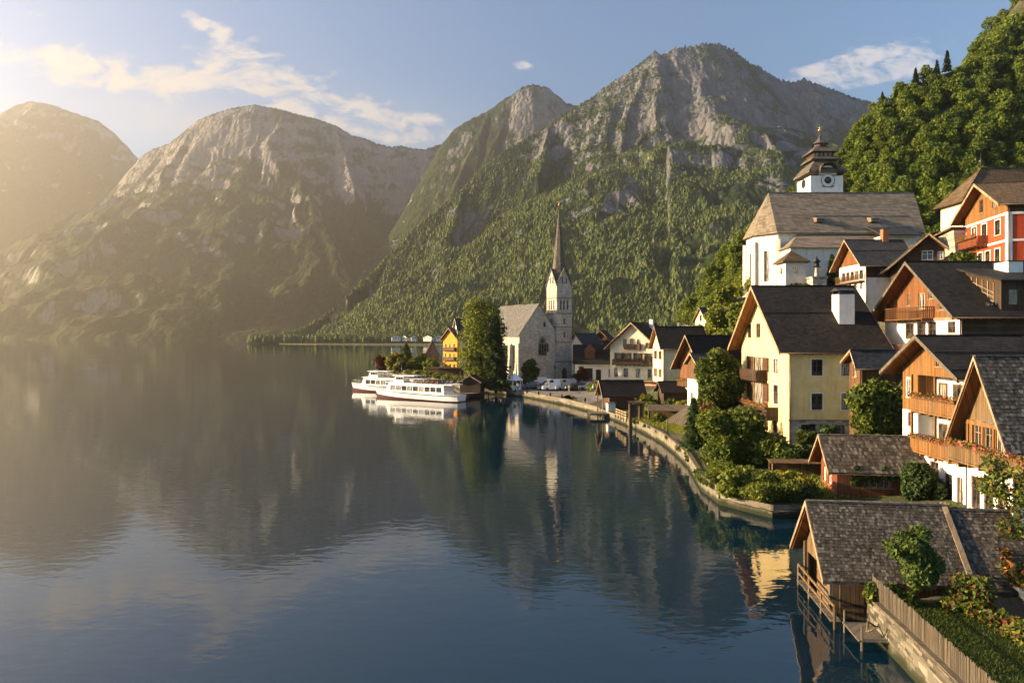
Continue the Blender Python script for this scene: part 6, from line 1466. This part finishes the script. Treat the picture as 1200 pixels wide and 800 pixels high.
# ---- far shore: houses and trees
for i,(px,w_,Y) in enumerate(((459,14,1085),(471,9,1092),(482,8,1080),(496,16,1075),(511,10,1070),(522,8,1078))):
    h=House('far_house',('first white house from the left on the far shore under the mountain','low pale house second from left on the far shore','small white house in the middle of the far shore row','long white house on the far shore behind the shore conifer','pale house on the far shore left of the orange house','last small white house of the far shore row')[i],(H1(px,Y),Y,6.5),-28 if i%2 else 12,w_,9,5.5,8.5,base=-9,group='white houses on the far shore')
    for k in range(3): h.window('front',w_*(.15+.28*k),3,1.6,1.8,'dark',cols=1,rows=1)
    h.walls([(-1,50,'white','wall')]); h.roof('rustroof' if i%2 else 'greyroof',of=.6,ob=.3,os=.8,gutter=False)
vs=[];q=np.random.default_rng(8)
N_=2200; t=q.random(N_); px=292+(525-292)*t; Yb=12800/(403-HZ)+q.uniform(15,150,N_); Yb=np.where(px>450,np.maximum(Yb,1100),Yb); xb=(px-600)/800*Yb; hh=q.uniform(7,17,N_)
tag(link('shore_wood',forest_mesh('shore_wood',xb,Yb,np.full(N_,1.0),hh*1.0,5,FM)),kind='stuff')

q=random.Random(77); bl=[]
for a,b in zip(GW[:-1],GW[1:]):
    for k in range(9):
        if q.random()<.55: t=q.random(); x=a[0]+(b[0]-a[0])*t; y=a[1]+(b[1]-a[1])*t; bl.append(((x+.05,y+.1,1.55-q.random()*.35),(.5*q.uniform(.5,1.3),.4*q.uniform(.5,1.2),.35*q.uniform(.6,1.6))))
o=link('wall_ivy',leaf_mesh('wall_ivy',bl,3200,.13,[L['green'],L['dark'],L['light']],78)); tag(o,'tufts of ivy and weeds growing over the top of the pale lake wall','climber')
# ================================================================== picket fence, cars, pavilion, people, grass
def picket():
    o=empty('picket_fence',(0,0,0),0,'grey weathered picket fence running along the stone wall beside the lawn','fence')
    pts=[(19.5,36.9),(19.08,33),(18.5,28.5),(17.9,24)]; q=random.Random(6); mb=MB(); z0=1.86
    rails=MB(); posts=[]
    for a,b in zip(pts[:-1],pts[1:]):
        a=Vector((*a,0));b=Vector((*b,0)); d=(b-a).normalized(); ln=(b-a).length; nn=Vector((-d.y,d.x,0)); k=int(ln/.115)
        for i in range(k):
            p=a+d*(i+.5)*ln/k; h=1.12+q.uniform(-.05,.05); w=.066; lean=q.uniform(-.02,.02)
            u=[p-d*w/2,p+d*w/2,p+d*w/2-nn*.022,p-d*w/2-nn*.022]
            mb.hexa([x+Vector((0,0,z0+.05)) for x in u]+[x+d*lean+Vector((0,0,z0+h)) for x in u])
            m=(u[0]+u[1])/2+d*lean; top=m+Vector((0,0,z0+h+.06)); mb.prism([u[0]+d*lean+Vector((0,0,z0+h)),u[1]+d*lean+Vector((0,0,z0+h)),top],-nn*.022)
        for z in (.28,.86): rails.bar(a+nn*.045+Vector((0,0,z0+z)),b+nn*.045+Vector((0,0,z0+z)),.05,.08)
        kk=int(ln/2.2)
        for i in range(kk+1): posts.append(a+nn*.13+d*ln*i/kk)
    mb.build('pickets',M['greywood'],o); rails.build('rail',M['greywood'],o)
    for p in posts: MB().bar(p+Vector((0,0,z0-.3)),p+Vector((0,0,z0+1.05)),.1).build('post',M['greywood'],o)
picket()
def tufts(name,poly,n,h,mat,seed):
    q=np.random.default_rng(seed); xs=[p[0] for p in poly];ys=[p[1] for p in poly]
    x=q.uniform(min(xs),max(xs),n*2); y=q.uniform(min(ys),max(ys),n*2); I=inside(x,y,poly); x=x[I][:n];y=y[I][:n]; z=np.array([gz(a,b) for a,b in zip(x,y)])+.03
    n=len(x); t=q.uniform(0,6.28,n); hh=h*q.uniform(.5,1.4,n); w=.02+hh*.12; lx=q.normal(size=n)*hh*.35; ly=q.normal(size=n)*hh*.35
    a=np.stack([x-np.cos(t)*w,y-np.sin(t)*w,z],-1); b=np.stack([x+np.cos(t)*w,y+np.sin(t)*w,z],-1); c=np.stack([x+lx,y+ly,z+hh],-1)
    v=np.stack([a,b,c],1).reshape(-1,3); return tag(link(name,np_mesh(name,v,np.arange(n*3).reshape(-1,3),mat)),kind='stuff')
tufts('grass',[(19.9,36.2),(19.0,28),(18.6,22),(23.2,22),(24.2,31),(24.6,36.0)],26000,.12,[L['green'],L['dark']],1)
tufts('meadow',[(26,61),(30,78),(24,100),(20,120),(28,128),(40,80),(36,62)],26000,.35,[L['light'],L['green']],2)
# walkway with rail along the boathouse, small landing
def gangway():
    o=empty('gangway',(0,0,0),0,'narrow plank gangway with hand rail along the lake side of the near boathouse','gangway')
    d=MB(); P0=Vector((18.75,43.6,.35)); P1=Vector((17.95,37.0,.35)); dr=(P1-P0).normalized(); nn=Vector((dr.y,-dr.x,0)); nn=nn if nn.x<0 else -nn
    b=MB(); b.bar(P0+nn*.45+Vector((0,0,1.0)),P1+nn*.45+Vector((0,0,.9)),.07,.14); b.bar(P0+nn*.45+Vector((0,0,.45)),P1+nn*.45+Vector((0,0,.4)),.06,.12); b.build('hand_rail',M['oldwood'],o)
    for i in range(int((P1-P0).length/.28)): c=P0+dr*(i+.5)*.28; d.bar(c,c+nn*.55,.26,.05)
    d.build('deck',M['deck'],o)
    for i in range(4): c=P0+dr*(P1-P0).length*(i/3)+nn*.45; MB().tube((c.x,c.y,-2),(c.x,c.y,1.35),.07,n=7).build('pile',M['oldwood'],o)
gangway()
def landing():
    o=empty('landing',(18.5,36.8,0),R(-97),'small dark plank landing with crooked branch posts by the boathouse door','jetty')
    d=MB()
    for i in range(9): d.box(.1+i*.26,.34+i*.26,-.7,1.6,.5,.57)
    d.build('deck',M['deck'],o); q=random.Random(3)
    for x,y in ((.2,-.6),(2.3,-.5),(2.3,1.5),(.2,1.5)):
        mb=MB(); mb.tube((x,y,-2),(x+q.uniform(-.1,.1),y,1.2),.08,.06,7); mb.build('post',M['greywood'],o)
    mb=MB(); mb.tube((.9,.9,.57),(1.2,.2,1.05),.07,.06,6).tube((1.2,.2,1.05),(1.9,-.1,.8),.06,.05,6).tube((1.9,-.1,.8),(2.2,.4,1.25),.05,.03,6); mb.build('driftwood',M['greywood'],o)
landing()
# ---- parked cars
def carpaint(name,c):
    m,nt,b,out=newmat(name); b.inputs['Base Color'].default_value=c+(1,); b.inputs['Roughness'].default_value=.3; b.inputs['Coat Weight'].default_value=.5; b.inputs['Metallic'].default_value=.1; return m
PAINT={'white':carpaint('car_white',(.72,.72,.70)),'silver':carpaint('car_silver',(.38,.38,.38)),'black':carpaint('car_black',(.018,.018,.02)),'grey':carpaint('car_grey',(.14,.145,.15)),'red':carpaint('car_red',(.35,.03,.03))}
def car(loc,rz,col,kind,label):
    o=empty('parked_car',loc,rz,label,'car','cars parked on the square'); o.scale=(1.18,1.18,1.18); Lc,Wc,s=(4.9,2.0,1.05)
    van=kind=='van'; ht=2.5 if van else 1.62
    prof=[(-Lc/2,.35),(-Lc/2,.85),(-Lc/2+.15,1.0),(-.95,1.06),(-.35 if not van else -1.2,ht),(1.6 if not van else Lc/2-.1,ht-.03),(Lc/2-.25 if not van else Lc/2,1.08),(Lc/2,.95),(Lc/2,.35)]
    mb=MB(); n=len(prof); lv=[]
    for sgn in (-1,1):
        lv.append([(x,sgn*(Wc/2 if z<1.2 else Wc/2-.22),z) for x,z in prof])
    for i in range(n):
        j=(i+1)%n; mb.poly([lv[0][i],lv[0][j],lv[1][j],lv[1][i]],False)
    mb.poly(lv[0]); mb.poly(lv[1][::-1]); bd=mb.build('body',PAINT[col],o)
    for sgn in (-1,1):
        g=MB(); y=sgn*(Wc/2-.1); yt=sgn*(Wc/2-.205)
        x0,x1=(-.75,1.75) if not van else (-1.2,.0)
        g.prism([(x0,y-.0+sgn*.025,1.12),(x1+.25,y+sgn*.025,1.12),(x1-.15,yt+sgn*.03,ht-.12),(x0+.42,yt+sgn*.03,ht-.12)],(0,sgn*.012,0)); g.build('side_window',M['glass'],o)
    MB().prism([(-.96,-Wc/2+.2,1.10),(-.96,Wc/2-.2,1.10),(-.42 if not van else -1.18,Wc/2-.28,ht-.08),(-.42 if not van else -1.18,-Wc/2+.28,ht-.08)],(-.05,0,.03)).build('windscreen',M['glass'],o)
    for x in (-1.5,1.45):
        for sgn in (-1,1): MB().tube((x,sgn*(Wc/2-.2),.36),(x,sgn*(Wc/2+.02),.36),.36,n=14).build('wheel',M['rubber'],o)
    for sgn in (-1,1): MB().box(-Lc/2-.02,-Lc/2+.05,sgn*.75-.2,sgn*.75+.2,.68,.85).build('headlight',M['canvas'],o)
    return o
cars=[(628,186,20,'white','van','white van at the left end of the car row, by the small round tree'),(634,190,200,'silver','car','silver car right behind the white van at the left of the square'),(640,186,25,'black','car','black car second in the front row beside the white van'),(646,192,15,'grey','car','dark grey car parked in front of the nave wall'),
 (652,184,10,'white','car','white car below the church tower, middle of the front row'),(658,189,195,'white','car','white car close against the foot of the church tower'),(665,183,12,'silver','car','silver car just right of the church tower foot'),(670,190,8,'black','car','black car behind the silver one, right of the church tower'),
 (676,182,5,'black','car','black car in front of the small rust red tree'),(684,180,10,'grey','car','grey car right of the small rust red tree'),(690,176,0,'silver','car','silver car at the right end of the row by the pink wall'),(673,176,20,'black','car','black car alone in the nearest row on the right side'),(655,178,15,'grey','car','grey car alone in the nearest row left of centre'),(643,180,12,'white','car','white car nearest to the quay wall'),(648,177,8,'white','van','white van nearest to the water in the middle of the square'),(662,177,15,'silver','van','silver van nearest to the water right of the white one'),(622,183,25,'grey','car','grey car partly under the small round tree'),(684,186,4,'red','car','dark red car behind the grey one by the pink wall')]
for px,Y,r,c,k,lb in cars:
    x,y,z=onland(px,Y); car((x,y,z+.06),R(r),c,k,lb)
# ---- white pavilion
def pavilion():
    x,y,z=onland(603,181); o=empty('pavilion',(x,y,z),.3,'small white six sided pavilion by the water left of the parked cars','pavilion')
    MB().lathe([(2.4,2.5),(2.35,2.75),(1.2,3.6),(.06,4.3)],6,(0,0,0),False).build('roof',M['canvas'],o)
    for i in range(6): t=i*math.pi/3; MB().tube((2.1*math.cos(t),2.1*math.sin(t),0),(2.1*math.cos(t),2.1*math.sin(t),2.5),.1,n=7).build('post',M['wframe'],o)
    MB().lathe([(2.2,0),(2.2,.8),(2.1,.8),(2.1,0)],6,(0,0,0),False).build('parapet',M['white'],o)
pavilion()
# ---- low boundary stones along the quay are bollards
for i in range(9):
    t=i/8; p=on_water(575+110*t,464.5+15.5*t**1.25)
    a=MB().lathe([(.2,0),(.17,.7),(.2,.75),(.05,.85)],8); o=a.build('bollard',M['iron'],None,(p.x*1.0+.3,p.y+1.6,1.62)); tag(o,'short black bollard on the quay edge in front of the parked cars','bollard','bollards along the quay')
# ---- plank roof shed in the lake garden and boat shelter
def planks(name,label,c,rz,w,l,z0,z1,mat='greywood'):
    o=empty(name,c,rz,label,'shed roof'); mb=MB(); k=int(l/.32); q=random.Random(5)
    for i in range(k):
        x=-l/2+i*l/k; j=q.uniform(-.08,.08); mb.hexa([(x,-w/2+j,z0),(x+l/k*.93,-w/2+j,z0),(x+l/k*.93,w/2,z1),(x,w/2,z1),(x,-w/2+j,z0+.06),(x+l/k*.93,-w/2+j,z0+.06),(x+l/k*.93,w/2,z1+.06),(x,w/2,z1+.06)])
    mb.build('roof',M[mat],o)
    for x in (-l/2+.2,l/2-.2):
        for y in (-w/2+.3,w/2-.3): MB().tube((x,y,-1),(x,y,z0+(z1-z0)*((y+w/2)/w)-.02),.09,n=6).build('post',M['oldwood'],o)
    MB().box(-l/2+.1,l/2-.1,w/2-.35,w/2-.25,0,z1-.15).build('back_wall',M['oldwood'],o)
x,y,z=onland(786,112); planks('plank_shelter','flat grey plank roof on posts left of the thuja, the farther of two',(x,y,z),R(-12),3.2,7.5,2.0,2.7)
x,y,z=onland(806,99); planks('plank_shelter','steep grey plank roof right beside the thuja, the nearer of two',(x,y,z),R(-68),4.2,5.5,1.5,3.6)
x,y,z=onland(940,69); planks('garden_shelter','long flat greenish plank shelter left of the reddish hut',(x,y,z),R(-5),1.6,6.5,1.6,1.75,'oldwood')
x,y,z=onland(523,226); planks('ferry_shelter','dark flat roofed waiting shelter behind the ferries below the orange house',(x,y,z),R(-8),5,11,3.2,3.4,'darkwood')
# ---- lamp post by the white annex, flag-like pole on the quay
for i,(px,Y,h) in enumerate(((598,184,5.5),(650,181,5.5))):
    x,y,z=onland(px,Y); o=empty('street_lamp',(x,y,z),0,('slim black street lamp beside the white pavilion','slim black street lamp among the parked cars')[i],'street lamp'); MB().tube((0,0,0),(0,0,h),.08,.05,7).build('pole',M['iron'],o); MB().lathe([(.08,h),(.3,h+.1),(.22,h+.6),(.05,h+.75)],6,(0,0,0),False).build('lantern',M['iron'],o)
# ---- covered stair climbing to the red house
def stair():
    a=P(1076,290,118);b=P(1127,266,106); o=empty('covered_stair',(0,0,0),0,'brown roofed covered stair climbing the slope left of the red house','stair')
    Z=Vector((0,0,1)); MB().bar(a-Z*.1,b-Z*.1,3.4,.25).build('roof',M['brownroof'],o); MB().bar(a-Z*2.2,b-Z*2.2,2.2,3.6).build('wall',M['rubble'],o)
stair()
# ---- people strolling on the square (small figures, one continuous body each)
def person(loc,rz,shirt,trouser,skin,label):
    o=empty('person',loc,rz,label,'person','people strolling on the square'); 
    v=[(0,0,1.0),(0,0,1.28),(0,0,1.52),(0,0,1.64),(0,.01,1.80),(.13,.05,.98),(.14,.2,.52),(.14,.12,.06),(-.13,-.05,.98),(-.14,-.12,.52),(-.14,-.28,.08),(.24,0,1.5),(.30,-.12,1.22),(.28,-.02,.98),(-.24,0,1.5),(-.30,.10,1.22),(-.28,.24,1.02)]
    e=[(0,1),(1,2),(2,3),(3,4),(0,5),(5,6),(6,7),(0,8),(8,9),(9,10),(2,11),(11,12),(12,13),(2,14),(14,15),(15,16)]
    r=[.16,.15,.15,.06,.12,.11,.075,.06,.11,.075,.06,.075,.055,.045,.075,.055,.045]
    me=bpy.data.meshes.new('body'); me.from_pydata(v,e,[]); b=bpy.data.objects.new('body',me); COL.objects.link(b); b.parent=o
    md=b.modifiers.new('skin','SKIN'); sd=me.skin_vertices[0].data
    for i,x in enumerate(r): sd[i].radius=(x,x); sd[i].use_root=(i==0)
    b.modifiers.new('sub','SUBSURF').levels=1; me.materials.append(skin)
    m=bpy.data.materials.get(shirt+trouser) 
    return o
def clothmat(nm,top,leg):
    m,nt,b,out=newmat(nm); n=N(nt); z=n.add('ShaderNodeSeparateXYZ',{0:n.coord()}).outputs[2]
    n.set(b.inputs['Base Color'],n.ramp(n.math('DIVIDE',z,2.0),[(0.0,(.03,.025,.02)),(.06,leg),(.50,top),(.80,(.45,.28,.2)),(.90,(.07,.045,.03))],'CONSTANT')); b.inputs['Roughness'].default_value=.85; return m
CM=[clothmat('clothes_white_blue',(.7,.7,.68),(.05,.08,.18)),clothmat('clothes_red_grey',(.45,.06,.05),(.1,.1,.1)),clothmat('clothes_black',(.03,.03,.035),(.04,.04,.05)),clothmat('clothes_beige',(.5,.42,.3),(.3,.26,.2))]
for i,(px,Y,r,c,lb) in enumerate(((607,177,20,0,'person in a white top walking just right of the white pavilion'),(631,178,140,1,'person in a red top on the quay left of the white car'),(634,178.5,200,2,'person in black beside the one in the red top'),(667,171,60,3,'person in beige on the quay right of the lone black car'),(679,166,250,2,'person in black near the right end of the quay'),(695,158,80,0,'person in a white top close to the log boathouse'))):
    x,y,z=onland(px,Y); person((x,y,z+.06),R(r),'','',CM[c],lb).scale=(1.15,1.15,1.15)
